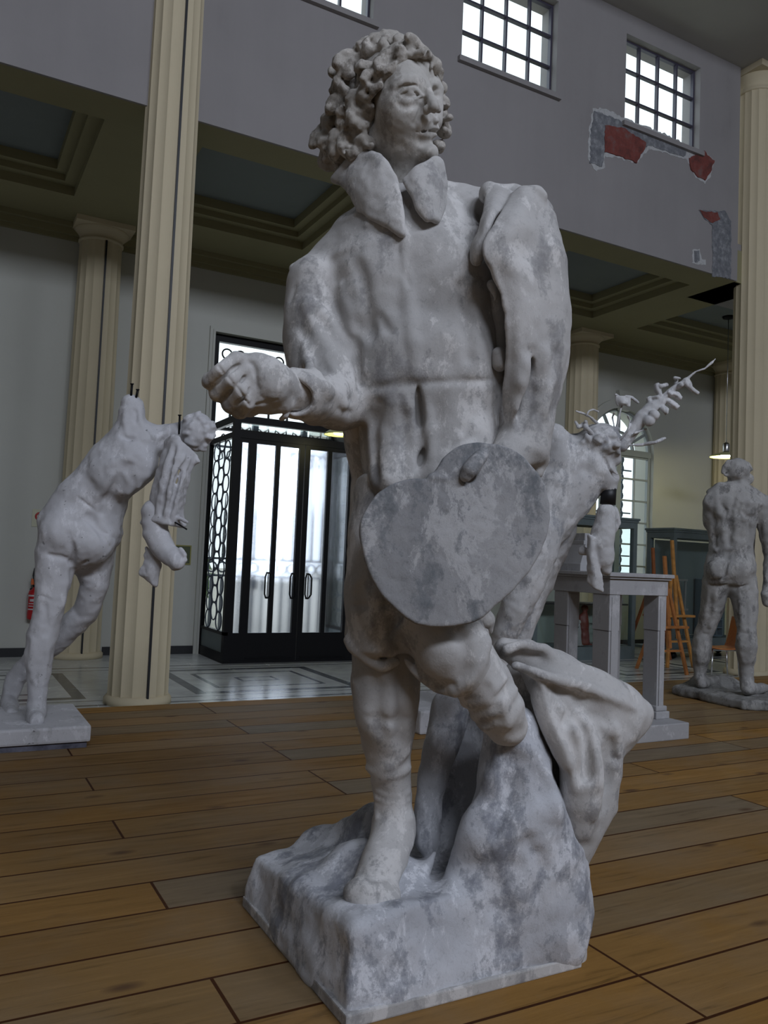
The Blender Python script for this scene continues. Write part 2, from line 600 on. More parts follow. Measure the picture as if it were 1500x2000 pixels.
def wall_paint(name, col, streak=0.5, brick=False):
    m, nt, b = new_mat(name)
    L = nt.links.new
    b.inputs['Roughness'].default_value = 0.8
    b.inputs['Specular IOR Level'].default_value = 0.25
    tc = nd(nt, 'ShaderNodeTexCoord')
    n1 = nd(nt, 'ShaderNodeTexNoise', Scale=0.9, Detail=7.0, Roughness=0.62)
    mp = nd(nt, 'ShaderNodeMapping'); mp.inputs['Scale'].default_value = (3.2, 3.2, 0.22)
    L(tc.outputs['Object'], mp.inputs['Vector'])
    n2 = nd(nt, 'ShaderNodeTexNoise', Scale=1.0, Detail=5.0, Roughness=0.6)
    L(tc.outputs['Object'], n1.inputs['Vector']); L(mp.outputs['Vector'], n2.inputs['Vector'])
    ad = nd(nt, 'ShaderNodeMath', operation='MULTIPLY_ADD'); ad.inputs[1].default_value = streak
    L(n2.outputs['Fac'], ad.inputs[0]); L(n1.outputs['Fac'], ad.inputs[2])
    c0 = [c * (1 - 0.22 * streak) for c in col]; c1 = [min(1, c * (1 + 0.15 * streak)) for c in col]
    r = ramp(nt, [(0.45, c0), (0.62, col), (0.95, c1)])
    L(ad.outputs[0], r.inputs['Fac'])
    L(r.outputs['Color'], b.inputs['Base Color'])
    bp = nd(nt, 'ShaderNodeBump', Strength=0.15, Distance=0.01)
    n3 = nd(nt, 'ShaderNodeTexNoise', Scale=14.0, Detail=5.0)
    L(tc.outputs['Object'], n3.inputs['Vector']); L(n3.outputs['Fac'], bp.inputs['Height']); L(bp.outputs['Normal'], b.inputs['Normal'])
    return m


M['wall_white'] = wall_paint('aisle_wall_paint', (0.52, 0.52, 0.47), 0.12)
M['wall_grey'] = wall_paint('clerestory_plaster', (0.28, 0.264, 0.262), 0.6)
M['soffit'] = wall_paint('soffit_paint', (0.29, 0.265, 0.15), 0.25)
M['coffer'] = wall_paint('coffer_panel_paint', (0.20, 0.225, 0.22), 0.3)
M['ceiling'] = wall_paint('ceiling_paint', (0.42, 0.41, 0.38), 0.3)
M['ceiling_dark'] = wall_paint('shaded_recess_panel', (0.10, 0.10, 0.105), 0.3)  # recess shade put into the paint, since bounce light reaches it
M['column'] = wall_paint('column_stucco', (0.64, 0.555, 0.385), 0.22)
M['wall_dim'] = wall_paint('hall_paint', (0.42, 0.41, 0.39), 0.2)
M['black_metal'] = simple('black_painted_steel', (0.008, 0.008, 0.009), 0.45, spec=0.15)
M['black'] = simple('black_paint', (0.008, 0.008, 0.01), 0.5)
M['iron'] = simple('wrought_iron', (0.07, 0.09, 0.13), 0.5)
M['grey_frame'] = simple('grey_green_paint', (0.13, 0.165, 0.17), 0.5, var=0.1, scale=6)
M['win_frame'] = simple('window_frame_paint', (0.33, 0.36, 0.36), 0.5)
M['steel_dark'] = simple('dark_steel_muntin', (0.05, 0.045, 0.07), 0.5)


def m_boards():
    m, nt, b = new_mat('pine_floor_boards')
    L = nt.links.new
    tc = nd(nt, 'ShaderNodeTexCoord')
    mp = nd(nt, 'ShaderNodeMapping'); mp.inputs['Location'].default_value = (0.95, 0.13, 0)
    L(tc.outputs['Object'], mp.inputs['Vector'])
    br = nd(nt, 'ShaderNodeTexBrick', Scale=1.0)
    br.offset = 0.37; br.offset_frequency = 3; br.squash = 1.0
    for k, v in (('Mortar Size', 0.0048), ('Mortar Smooth', 0.3), ('Bias', 0.0), ('Brick Width', 2.46), ('Row Height', 0.195)):
        br.inputs[k].default_value = v
    br.inputs['Color1'].default_value = (0, 0, 0, 1); br.inputs['Color2'].default_value = (1, 1, 1, 1); br.inputs['Mortar'].default_value = (0.5, 0.5, 0.5, 1)
    L(mp.outputs['Vector'], br.inputs['Vector'])
    # grain, shifted per board
    sh = nd(nt, 'ShaderNodeVectorMath', operation='MULTIPLY_ADD')
    sh.inputs[1].default_value = (7.0, 3.0, 5.0)
    L(br.outputs['Color'], sh.inputs[0]); L(tc.outputs['Object'], sh.inputs[2])
    gm = nd(nt, 'ShaderNodeMapping'); gm.inputs['Scale'].default_value = (1.3, 16.0, 1.0)
    L(sh.outputs[0], gm.inputs['Vector'])
    gr = nd(nt, 'ShaderNodeTexNoise', Scale=2.2, Detail=8.0, Roughness=0.65, Distortion=0.6)
    L(gm.outputs['Vector'], gr.inputs['Vector'])
    col = ramp(nt, [(0.0, (0.205, 0.117, 0.044)), (0.30, (0.285, 0.150, 0.042)), (0.55, (0.225, 0.140, 0.060)), (0.72, (0.195, 0.150, 0.098)), (0.84, (0.32, 0.165, 0.042)), (1.0, (0.185, 0.135, 0.078))])
    L(br.outputs['Color'], col.inputs['Fac'])
    gc = ramp(nt, [(0.28, 0.50), (0.42, 0.92), (0.55, 1.0), (0.72, 1.18)])
    L(gr.outputs['Fac'], gc.inputs['Fac'])
    mul = nd(nt, 'ShaderNodeMixRGB', blend_type='MULTIPLY'); mul.inputs['Fac'].default_value = 1.0
    L(col.outputs['Color'], mul.inputs['Color1']); L(gc.outputs['Color'], mul.inputs['Color2'])
    # grime clouds
    cl = nd(nt, 'ShaderNodeTexNoise', Scale=1.6, Detail=6.0, Roughness=0.6)
    L(tc.outputs['Object'], cl.inputs['Vector'])
    cr = ramp(nt, [(0.45, 0.0), (0.75, 0.5)]); L(cl.outputs['Fac'], cr.inputs['Fac'])
    gy = nd(nt, 'ShaderNodeMixRGB'); gy.inputs['Color2'].default_value = (0.22, 0.18, 0.13, 1)
    L(cr.outputs['Color'], gy.inputs['Fac']); L(mul.outputs['Color'], gy.inputs['Color1'])
    # knots
    vm = nd(nt, 'ShaderNodeMapping'); vm.inputs['Scale'].default_value = (2.3, 5.5, 1.0)
    L(sh.outputs[0], vm.inputs['Vector'])
    vo = nd(nt, 'ShaderNodeTexVoronoi', Scale=1.0); L(vm.outputs['Vector'], vo.inputs['Vector'])
    kr = ramp(nt, [(0.05, 0.9), (0.13, 0.0)]); L(vo.outputs['Distance'], kr.inputs['Fac'])
    kn = nd(nt, 'ShaderNodeMixRGB'); kn.inputs['Color2'].default_value = (0.10, 0.055, 0.03, 1)
    L(kr.outputs['Color'], kn.inputs['Fac']); L(gy.outputs['Color'], kn.inputs['Color1'])
    # seams
    se = nd(nt, 'ShaderNodeMixRGB'); se.inputs['Color2'].default_value = (0.055, 0.02, 0.008, 1)
    L(br.outputs['Fac'], se.inputs['Fac']); L(kn.outputs['Color'], se.inputs['Color1'])
    L(se.outputs['Color'], b.inputs['Base Color'])
    rr = ramp(nt, [(0.3, 0.62), (0.7, 0.48)]); L(gr.outputs['Fac'], rr.inputs['Fac']); L(rr.outputs['Color'], b.inputs['Roughness'])
    b.inputs['Specular IOR Level'].default_value = 0.03
    inv = nd(nt, 'ShaderNodeMath', operation='MULTIPLY_ADD'); inv.inputs[1].default_value = -2.5
    L(br.outputs['Fac'], inv.inputs[0]); L(gr.outputs['Fac'], inv.inputs[2])
    bp = nd(nt, 'ShaderNodeBump', Strength=0.35, Distance=0.004)
    L(inv.outputs[0], bp.inputs['Height']); L(bp.outputs['Normal'], b.inputs['Normal'])
    return m


def m_tiles():
    m, nt, b = new_mat('marble_tile_floor')
    L = nt.links.new
    tc = nd(nt, 'ShaderNodeTexCoord')
    sp = nd(nt, 'ShaderNodeSeparateXYZ'); L(tc.outputs['Object'], sp.inputs[0])

    def mth(op, a, bb=None, c=None):
        n = nd(nt, 'ShaderNodeMath', operation=op)
        for i, q in enumerate((a, bb, c)):
            if q is None: continue
            if isinstance(q, (int, float)): n.inputs[i].default_value = q
            else: L(q, n.inputs[i])
        return n.outputs[0]
    P = 2.78
    xx = mth('ABSOLUTE', mth('SUBTRACT', mth('WRAP', mth('SUBTRACT', sp.outputs['X'], 3.14 - P / 2), P, 0.0), P / 2))
    yy = mth('ABSOLUTE', mth('SUBTRACT', sp.outputs['Y'], 8.5))
    def rect(hx, hy, w):
        d = mth('MAXIMUM', mth('SUBTRACT', xx, hx), mth('SUBTRACT', yy, hy))
        return mth('LESS_THAN', mth('ABSOLUTE', d), w)
    k = mth('MAXIMUM', rect(0.84, 0.75, 0.055), rect(0.58, 0.47, 0.025))
    k = mth('MAXIMUM', k, mth('LESS_THAN', mth('ABSOLUTE', mth('SUBTRACT', yy, 1.14)), 0.03))
    k = mth('MAXIMUM', k, mth('LESS_THAN', mth('ABSOLUTE', mth('SUBTRACT', yy, 0.92)), 0.015))
    k = mth('MAXIMUM', k, rect(0.2, 0.12, 0.02))
    ns = nd(nt, 'ShaderNodeTexNoise', Scale=3.0, Detail=8.0, Roughness=0.65, Distortion=0.8)
    L(tc.outputs['Object'], ns.inputs['Vector'])
    lt = ramp(nt, [(0.3, (0.48, 0.50, 0.49)), (0.7, (0.62, 0.635, 0.62))]); L(ns.outputs['Fac'], lt.inputs['Fac'])
    dk = ramp(nt, [(0.3, (0.05, 0.055, 0.06)), (0.7, (0.10, 0.105, 0.115))]); L(ns.outputs['Fac'], dk.inputs['Fac'])
    mx = nd(nt, 'ShaderNodeMixRGB'); L(k, mx.inputs['Fac']); L(lt.outputs['Color'], mx.inputs['Color1']); L(dk.outputs['Color'], mx.inputs['Color2'])
    L(mx.outputs['Color'], b.inputs['Base Color'])
    rr = ramp(nt, [(0.3, 0.20), (0.7, 0.28)]); L(ns.outputs['Fac'], rr.inputs['Fac']); L(rr.outputs['Color'], b.inputs['Roughness'])
    b.inputs['Specular IOR Level'].default_value = 0.9
    return m


M['boards'] = m_boards()
M['tiles'] = m_tiles()


def m_glass(name, rough=0.0, frost=0.0, tint=(1, 1, 1)):
    """window glass: clear transmission plus a mirror film; frosted panes scatter what is behind them"""
    m = bpy.data.materials.new(name); m.use_nodes = True
    nt = m.node_tree; nt.nodes.clear(); L = nt.links.new
    out = nd(nt, 'ShaderNodeOutputMaterial')
    lw = nd(nt, 'ShaderNodeLayerWeight', Blend=0.5)
    pw = nd(nt, 'ShaderNodeMath', operation='POWER'); pw.inputs[1].default_value = 5.0
    L(lw.outputs['Facing'], pw.inputs[0])
    fr = nd(nt, 'ShaderNodeMath', operation='MULTIPLY_ADD'); fr.inputs[1].default_value = 0.9; fr.inputs[2].default_value = 0.04
    L(pw.outputs[0], fr.inputs[0])
    gl = nd(nt, 'ShaderNodeBsdfGlossy', Roughness=0.03)
    if frost > 0:
        rf = nd(nt, 'ShaderNodeBsdfRefraction', Roughness=frost, IOR=1.14); rf.inputs['Color'].default_value = (*tint, 1)
        cl = nd(nt, 'ShaderNodeBsdfTransparent'); cl.inputs['Color'].default_value = (*tint, 1)
        tr = nd(nt, 'ShaderNodeMixShader'); tr.inputs[0].default_value = 0.35
        L(rf.outputs[0], tr.inputs[1]); L(cl.outputs[0], tr.inputs[2])
    else:
        tr = nd(nt, 'ShaderNodeBsdfTransparent')
    if frost <= 0: tr.inputs['Color'].default_value = (*tint, 1)
    mx = nd(nt, 'ShaderNodeMixShader')
    L(fr.outputs[0], mx.inputs[0]); L(tr.outputs[0], mx.inputs[1]); L(gl.outputs[0], mx.inputs[2])
    L(mx.outputs[0], out.inputs['Surface'])
    return m


M['glass'] = m_glass('clear_glass', tint=(0.93, 0.96, 0.95))
M['glass_frost'] = m_glass('textured_glass', frost=0.26, tint=(0.92, 0.95, 1.0))

# ---- floors
struct('floor', MB().box(X0, X1, YR, YB + 0.3, FL - 0.1, FL), M['tiles'])
PX1, PY1 = 8.2, 5.11
pl = MB().box(-5.0, PX1, -4.5, PY1, -0.035, 0.0)
tag(pl.build('floor_platform', M['boards']), kind='structure')
struct('trim_platform', MB().box(-4.95, PX1 - 0.05, -4.45, PY1 - 0.05, FL, -0.035), simple('platform_skirt_pine', (0.30, 0.19, 0.09), 0.6, var=0.2, scale=5))

# ---- back wall of the aisle with door opening and arched window
DX0, DX1, DZ = 3.12, 5.04, 3.93
AX, AR, ASP, ASILL = 10.62, 0.77, 3.06, 0.62
w = MB(0)
t = 0.42
w.box(X0, DX0, YB, YB + t, FL, ZS + 0.4).box(DX0, DX1, YB, YB + t, DZ, ZS + 0.4)
w.box(DX1, AX - AR, YB, YB + t, FL, ZS + 0.4).box(AX + AR, X1, YB, YB + t, FL, ZS + 0.4)
w.box(AX - AR, AX + AR, YB, YB + t, FL, ASILL)
NA = 28
arc = [(AX + AR * math.cos(math.pi * i / NA), ASP + AR * math.sin(math.pi * i / NA)) for i in range(NA + 1)]
for i in range(NA):
    (xa, za), (xb, zb) = arc[i], arc[i + 1]
    w.prism([(xa, za), (xb, zb), (xb, ZS + 0.4), (xa, ZS + 0.4)], 'y', YB, YB + t)
struct('wall_back', w, M['wall_white'])
b_ = MB()
for xa, xb in ((X0, 1.24), (1.90, DX0 - 0.07), (DX1 + 0.07, 9.2), (9.98, X1)):
    b_.box(xa, xb, YB - 0.02, YB, FL, FL + 0.105)
struct('baseboard_back', b_, M['black'])
# moulded door surround
d_ = MB()
for (a, c, yy) in ((0.07, 0.0, YB - 0.035), (0.03, 0.0, YB - 0.05)):
    d_.box(DX0 - a, DX0 - c, yy, YB, FL, DZ + a).box(DX1 + c, DX1 + a, yy, YB, FL, DZ + a).box(DX0 - a, DX1 + a, yy, YB, DZ + c, DZ + a)
struct('trim_1', d_, M['wall_white'])
# raised band round the arched window with keystone
a_ = MB()
for i in range(NA):
    t0, t1 = math.pi * i / NA, math.pi * (i + 1) / NA
    q = [(AX + r * math.cos(tt), ASP + r * math.sin(tt)) for r, tt in ((AR, t0), (AR + 0.16, t0), (AR + 0.16, t1), (AR, t1))]
    a_.prism(q, 'y', YB - 0.04, YB + 0.001)
for sx in (-1, 1):
    a_.box(AX + sx * (AR + 0.08) - 0.08, AX + sx * (AR + 0.08) + 0.08, YB - 0.04, YB + 0.001, FL + 0.105, ASP)
a_.prism([(AX - 0.11, ASP + AR - 0.05), (AX + 0.11, ASP + AR - 0.05), (AX + 0.17, ASP + AR + 0.30), (AX - 0.17, ASP + AR + 0.30)], 'y', YB - 0.09, YB)
struct('trim_2', a_, M['wall_white'])

# ---- aisle soffit with recessed panels, back edge of the beam under the clerestory
cof = [(-6.4, -1.75), (-1.4, 1.12), (1.92, 3.95), (4.28, 6.42), (6.78, 8.98), (9.95, 13.2)]
CY0, CY1 = 7.86, 9.80
s_ = MB(0)
s_.box(X0, X1, YG + 0.03, CY0, ZS, ZS + 0.45).box(X0, X1, CY1, YB + 0.05, ZS, ZS + 0.45)
xs = [X0] + [q for c in cof for q in c] + [X1]
for i in range(0, len(xs), 2):
    s_.box(xs[i], xs[i + 1], CY0, CY1, ZS, ZS + 0.45)
for xa, xb in cof:       # two stepped mouldings inside each recess
    for (o, z0) in ((0.0, 0.10), (0.10, 0.17)):
        i0 = o; i1 = o + 0.12
        s_.box(xa + i0, xb - i0, CY0 + i0, CY0 + i1, ZS + z0, ZS + 0.45).box(xa + i0, xb - i0, CY1 - i1, CY1 - i0, ZS + z0, ZS + 0.45)
        s_.box(xa + i0, xa + i1, CY0 + i1, CY1 - i1, ZS + z0, ZS + 0.45).box(xb - i1, xb - i0, CY0 + i1, CY1 - i1, ZS + z0, ZS + 0.45)
struct('ceiling_aisle', s_, M['soffit'])
c_ = MB(0)
for xa, xb in cof: c_.box(xa + 0.1, xb - 0.1, CY0 + 0.1, CY1 - 0.1, ZS + 0.28, ZS + 0.45)
struct('ceiling_aisle_panels', c_, M['coffer'])
# cornice where the soffit meets the back wall
k_ = MB()
for (dy, z0, z1) in ((0.16, ZS - 0.06, ZS), (0.10, ZS - 0.14, ZS - 0.06), (0.05, ZS - 0.19, ZS - 0.14)):
    k_.box(X0, X1, YB - dy, YB, z0, z1)
struct('trim_3', k_, M['soffit'])
struct('ceiling_roof_slab', MB().box(X0, X1, YG + 0.3, YB + 0.5, ZS + 0.45, ZS + 0.55), M['soffit'])

# ---- clerestory wall with its row of steel windows
WZ0, WZ1 = 6.55, 7.70
wins = [(5.43 - 2.46 * k, ) for k in (5, 4, 3, 2, 1, 0)] + [(7.89,)]
wins = [(c[0] - 0.675, c[0] + 0.675) for c in wins]
g_ = MB(0)
GX1 = 9.36
g_.box(X0, GX1, YG, YG + 0.028, ZS, ZS + 0.46).box(X0, GX1, YG, YG + 0.3, ZS + 0.46, WZ0).box(X0, GX1, YG, YG + 0.3, WZ1, ZC + 0.1)
xs = [X0] + [q for c in wins for q in c] + [GX1]
for i in range(0, len(xs), 2):
    g_.box(xs[i], xs[i + 1], YG, YG + 0.3, WZ0, WZ1)
# return at the right-hand end
g_.box(GX1, X1, YG + 0.55, YG + 0.85, ZS + 0.35, ZC + 0.1).box(GX1, X1, YG + 0.05, YG + 0.85, ZS, ZS + 0.55)
gwall = struct('wall_clerestory', g_, M['wall_grey'])
# sills
for i, (xa, xb) in enumerate(wins[-3:]):
    struct('trim_%d' % (5 + i), MB().box(xa - 0.05, xb + 0.05, YG - 0.05, YG + 0.02, WZ0 - 0.07, WZ0 - 0.01), M['wall_grey'])
for i, (xa, xb) in enumerate(wins):
    wf = MB()
    e = 0.022
    yw = YG + 0.10
    wf.box(xa, xa + e, yw, yw + 0.05, WZ0, WZ1).box(xb - e, xb, yw, yw + 0.05, WZ0, WZ1).box(xa, xb, yw, yw + 0.05, WZ0, WZ0 + e).box(xa, xb, yw, yw + 0.05, WZ1 - e, WZ1)
    for q in (1, 2, 3):
        x = xa + (xb - xa) * q / 4; wf.box(x - 0.0105, x + 0.0105, yw, yw + 0.05, WZ0, WZ1)
    for q in (1, 2):
        z = WZ0 + (WZ1 - WZ0) * q / 3; wf.box(xa, xb, yw, yw + 0.05, z - 0.0105, z + 0.0105)
    fr = struct('window_%d' % (i + 1), wf, M['steel_dark'])
    MB().box(xa + 0.01, xb - 0.01, yw + 0.02, yw + 0.026, WZ0 + 0.01, WZ1 - 0.01).build('window_pane', M['glass'], fr)

# ---- ceiling of the nave: plain band against the clerestory, then deep panels with their shade put into the paint
n_ = MB(0)
nd_ = MB(0)
n_.box(X0, X1, YG - 2.05, YG + 0.3, ZC, ZC + 0.6)
n_.box(X0, X1, YG - 2.45, YG - 2.05, ZC - 0.06, ZC + 0.6)
nd_.box(X0, X1, YR - 0.3, YG - 2.4, ZC + 0.55, ZC + 0.75)
struct('ceiling', n_, M['ceiling'])
struct('ceiling_panels', nd_, M['ceiling_dark'])

# ---- side walls, and the wall behind the camera
struct('wall_left', MB().box(X0 - 0.3, X0, YR, YB + 0.5, FL, 9.0), M['wall_dim'])
struct('wall_right', MB().box(X1, X1 + 0.3, YR, YB + 0.5, FL, 9.0), M['wall_dim'])
fw = [(-2.2, 0.0), (0.9, 3.1), (4.0, 6.2), (7.1, 9.3)]
FZ0, FZ1 = 6.8, 8.4
f_ = MB(0)
f_.box(X0, X1, YR - 0.3, YR, FL, FZ0).box(X0, X1, YR - 0.3, YR, FZ1, 9.0)
xs = [X0] + [q for c in fw for q in c] + [X1]
for i in range(0, len(xs), 2):
    f_.box(xs[i], xs[i + 1], YR - 0.3, YR, FZ0, FZ1)
struct('wall_front', f_, M['wall_dim'])


# ---- patches where the plaster has fallen from the clerestory wall
def patch(name, uv, mat, rag=0.02, lift=0.006, seed=1):
    rg = random.Random(seed)
    P = [on_y(u, v, YG) for u, v in uv]
    out = []
    n = len(P)
    for i in range(n):
        a, b2 = P[i], P[(i + 1) % n]
        L = np.linalg.norm(b2 - a); k = max(1, int(L / 0.035))
        for j in range(k):
            p = a + (b2 - a) * j / k
            out.append((p[0] + rg.uniform(-rag, rag), p[2] + rg.uniform(-rag, rag)))
    return struct(name, MB().prism(out, 'y', YG - lift, YG + 0.002), mat)


def m_spall(name, c0, c1, c2, sc=14):
    m, nt, b = new_mat(name); L = nt.links.new
    tc = nd(nt, 'ShaderNodeTexCoord'); ns = nd(nt, 'ShaderNodeTexNoise', Scale=float(sc), Detail=6.0, Roughness=0.7)
    L(tc.outputs['Object'], ns.inputs['Vector'])
    r = ramp(nt, [(0.35, c0), (0.52, c1), (0.66, c2)]); L(ns.outputs['Fac'], r.inputs['Fac']); L(r.outputs['Color'], b.inputs['Base Color'])
    b.inputs['Roughness'].default_value = 0.9
    bp = nd(nt, 'ShaderNodeBump', Strength=0.6, Distance=0.02); L(ns.outputs['Fac'], bp.inputs['Height']); L(bp.outputs['Normal'], b.inputs['Normal'])
    return m


M['cement'] = m_spall('bare_cement', (0.13, 0.135, 0.15), (0.19, 0.195, 0.21), (0.30, 0.31, 0.32))
M['brick'] = m_spall('bare_red_brick', (0.10, 0.035, 0.03), (0.20, 0.05, 0.04), (0.17, 0.10, 0.09), 6)
M['edge_white'] = m_spall('broken_plaster_edge', (0.42, 0.42, 0.42), (0.52, 0.52, 0.52), (0.33, 0.33, 0.33), 20)
patch('trim_8', [(1158, 212), (1182, 212), (1222, 232), (1300, 262), (1366, 296), (1380, 300), (1394, 312), (1388, 345), (1376, 358), (1358, 346), (1342, 312), (1300, 300), (1268, 290), (1250, 312), (1242, 320), (1200, 306), (1180, 306), (1182, 328), (1164, 334), (1148, 312), (1150, 255)], M['edge_white'], 0.014, 0.004, 3)
patch('trim_9', [(1160, 216), (1220, 240), (1290, 270), (1340, 294), (1338, 306), (1300, 296), (1266, 284), (1252, 300), (1180, 298), (1174, 326), (1152, 318), (1153, 258)], M['cement'], 0.012, 0.010, 4)
patch('trim_10', [(1180, 246), (1216, 250), (1260, 280), (1258, 292), (1242, 318), (1208, 306), (1180, 298)], M['brick'], 0.010, 0.016, 5)
patch('trim_11', [(1344, 310), (1366, 300), (1374, 294), (1380, 304), (1394, 314), (1386, 338), (1376, 352), (1362, 346), (1348, 330)], M['brick'], 0.010, 0.016, 6)
patch('trim_12', [(1364, 410), (1394, 412), (1416, 412), (1427, 432), (1427, 545), (1391, 540), (1391, 440), (1378, 430)], M['cement'], 0.010, 0.008, 7)
patch('trim_13', [(1366, 412), (1400, 416), (1406, 430), (1390, 436), (1374, 426)], M['brick'], 0.010, 0.014, 8)
patch('trim_14', [(1352, 488), (1366, 486), (1370, 505), (1378, 508), (1378, 518), (1352, 515)], M['edge_white'], 0.008, 0.004, 9)
patch('trim_15', [(1355, 490), (1364, 490), (1366, 510), (1356, 513)], M['cement'], 0.006, 0.010, 10)


# ---- fluted columns
def flute_profile(r, n=16, sub=6, deep=0.052):
    pts = []
    for i in range(n * sub):
        th = 2 * math.pi * i / (n * sub)
        ph = (i % sub) / sub
        rr = r * (1 - deep * math.sin(math.pi * ph) ** 0.8)
        pts.append((rr * math.cos(th), rr * math.sin(th)))
    return pts


def column(name, x, y, z0, z1, r0, r1, label, group, half=False, cap_h=0.22, strip=None, foot=True):
    root = empty(name, (x, y, z0), label, 'column', group)
    mb = MB(); vs = []; fs = []
    ks = 9; n = None
    for k in range(ks + 1):
        t_ = k / ks
        r = r0 + (r1 - r0) * t_ ** 1.25
        pr = flute_profile(r); n = len(pr)
        z = z0 + (z1 - cap_h - z0) * t_
        vs += [(x + p[0], y + p[1], z) for p in pr]
    for k in range(ks):
        for i in range(n):
            j = (i + 1) % n
            fs.append((k * n + i, k * n + j, (k + 1) * n + j, (k + 1) * n + i))
    mb.add(vs, fs, False)
    mb.build('shaft', M['column'], root)
    cp = MB()
    h = cap_h
    cp.lathe((x, y, z1 - h), [(r1 * 0.99, 0), (r1 * 1.06, 0.01), (r1 * 1.06, 0.03), (r1 * 1.0, 0.035), (r1 * 1.02, h * 0.35), (r1 * 1.18, h * 0.55), (r1 * 1.3, h * 0.68), (r1 * 1.3, h * 0.72)], 40)
    a = r1 * 1.36
    cp.box(x - a, x + a, y - a, y + a, z1 - h * 0.28, z1)
    cp.build('capital', M['column'], root)
    if foot:
        MB().lathe((x, y, z0), [(r0 * 1.10, 0), (r0 * 1.10, 0.05), (r0 * 1.02, 0.075), (r0 * 0.98, 0.08)], 40).build('foot', M['column'], root)
    if strip is not None:
        sx, sy = strip
        st = MB()
        n_ = 10
        for k in range(n_):
            ta, tb = k / n_, (k + 1) / n_
            ra = r0 + (r1 - r0) * ta ** 1.25; rb = r0 + (r1 - r0) * tb ** 1.25
            st.bar((x + sx * ra * 0.99, y + sy * ra * 0.99, z0 + (z1 - h - z0) * ta), (x + sx * rb * 0.99, y + sy * rb * 0.99, z0 + (z1 - h - z0) * tb), 0.020, 0.022)
        st.build('expansion_strip', M['black'], root)
    return root


column('fluted_column', 1.64, 7.42, FL, ZC, 0.262, 0.225, 'tall cream fluted column left of the doorway rising past the gallery, dark cable down it', 'fluted columns of the hall', strip=(0.10, -0.995))
column('fluted_column', 9.74, 7.42, FL, ZC, 0.275, 0.24, 'tall cream fluted column at the right edge behind the striding nude', 'fluted columns of the hall', cap_h=0.30)
column('fluted_column', 1.57, YB - 0.12, FL, ZS, 0.29, 0.255, 'dim fluted half column on the white wall at far left', 'fluted half columns of the aisle', strip=(0.10, -0.995))
column('fluted_column', 9.55, YB - 0.12, FL, ZS, 0.30, 0.265, 'dim fluted half column beside the bright arched window', 'fluted half columns of the aisle')
column('fluted_column', 13.15, YB - 0.25, FL, ZS, 0.30, 0.27, 'shadowed fluted half column in the corner behind the hanging lamp', 'fluted half columns of the aisle')
# ================================================================ MAIN STATUE: young painter with palette
st = empty('painter_statue', (1.10, 1.80, 0.0), 'large aged plaster statue of a curly haired painter holding a round palette in the foreground', 'statue')
HV = 0.0042


def bounds(pts, m):
    P = np.array([p[:3] if len(p) > 3 else p for p in pts], float)
    return P.min(0) - m, P.max(0) + m


def crease(pts, r, k=0.012):
    V.stroke([p[:2] for p in pts], r, k, True)


def ridge(pts, r, k=0.014):
    V.stroke([p[:2] for p in pts], r, k)


def B(u0, v0, u1, v1, d0, d1, m=0.02):
    P = [S(u, v, d) for u in (u0, u1) for v in (v0, v1) for d in (d0, d1)]
    P = np.array(P)
    return P.min(0) - m, P.max(0) + m


# ---- doublet: chest, skirts and the right sleeve
V = Vol(*B(540, 350, 1010, 985, 1.70, 2.30, 0.03), HV)
D = 2.06
V.etube([E(785, 395, D + .01, 70, .085), E(790, 440, D, 128, .125), E(796, 505, D, 178, .150), E(808, 575, D, 172, .165), E(826, 650, D, 152, .165),
         E(840, 720, D, 154, .160), E(845, 775, D, 154, .158), E(850, 840, D - .005, 152, .160), E(856, 900, D - .01, 150, .165), E(862, 950, D - .02, 144, .170)], k=0.03)
V.cap([N(712, 436, D + .02, 34), N(655, 500, D + .02, 42), N(616, 546, D + .02, 40)], k=0.04)     # right shoulder slope
V.cap([N(870, 400, D, 42), N(930, 402, D, 36), N(985, 405, D, 34)], k=0.04)
V.cap([N(620, 560, D - .02, 60), N(624, 650, D - .04, 72), N(634, 725, D - .07, 72), N(660, 782, D - .10, 54)], k=0.02)
V.cap([N(668, 788, D - .10, 50), N(620, 780, D - .19, 52), N(583, 772, D - .27, 50)], k=0.02)
V.cap([N(575, 525, D, 10), N(588, 520, D, 12)], k=0.008)                                      # little knob on the shoulder
# cuff opening
V.cap([N(548, 765, D - .36, 34), N(578, 772, D - .30, 34)], k=0.008, mode='-')
V.cap([N(570, 728, D - .29, 9), N(562, 770, D - .31, 9), N(558, 812, D - .31, 9), N(548, 818, D - .30, 9)], k=0.012)
# chest modelling
V.cap([N(730, 540, D - .09, 46), N(720, 660, D - .09, 46)], k=0.06).cap([N(890, 540, D - .09, 55), N(900, 660, D - .09, 50)], k=0.06)
V.cap([N(780, 690, D - .115, 60), N(900, 690, D - .115, 60)], k=0.06)
V.cap([N(770, 770, D - .11, 60), N(910, 770, D - .11, 60)], k=0.06)
V.cap([N(758, 865, D - .12, 36), N(760, 940, D - .15, 40)], k=0.05).cap([N(900, 850, D - .13, 50), N(880, 930, D - .15, 50)], k=0.05)
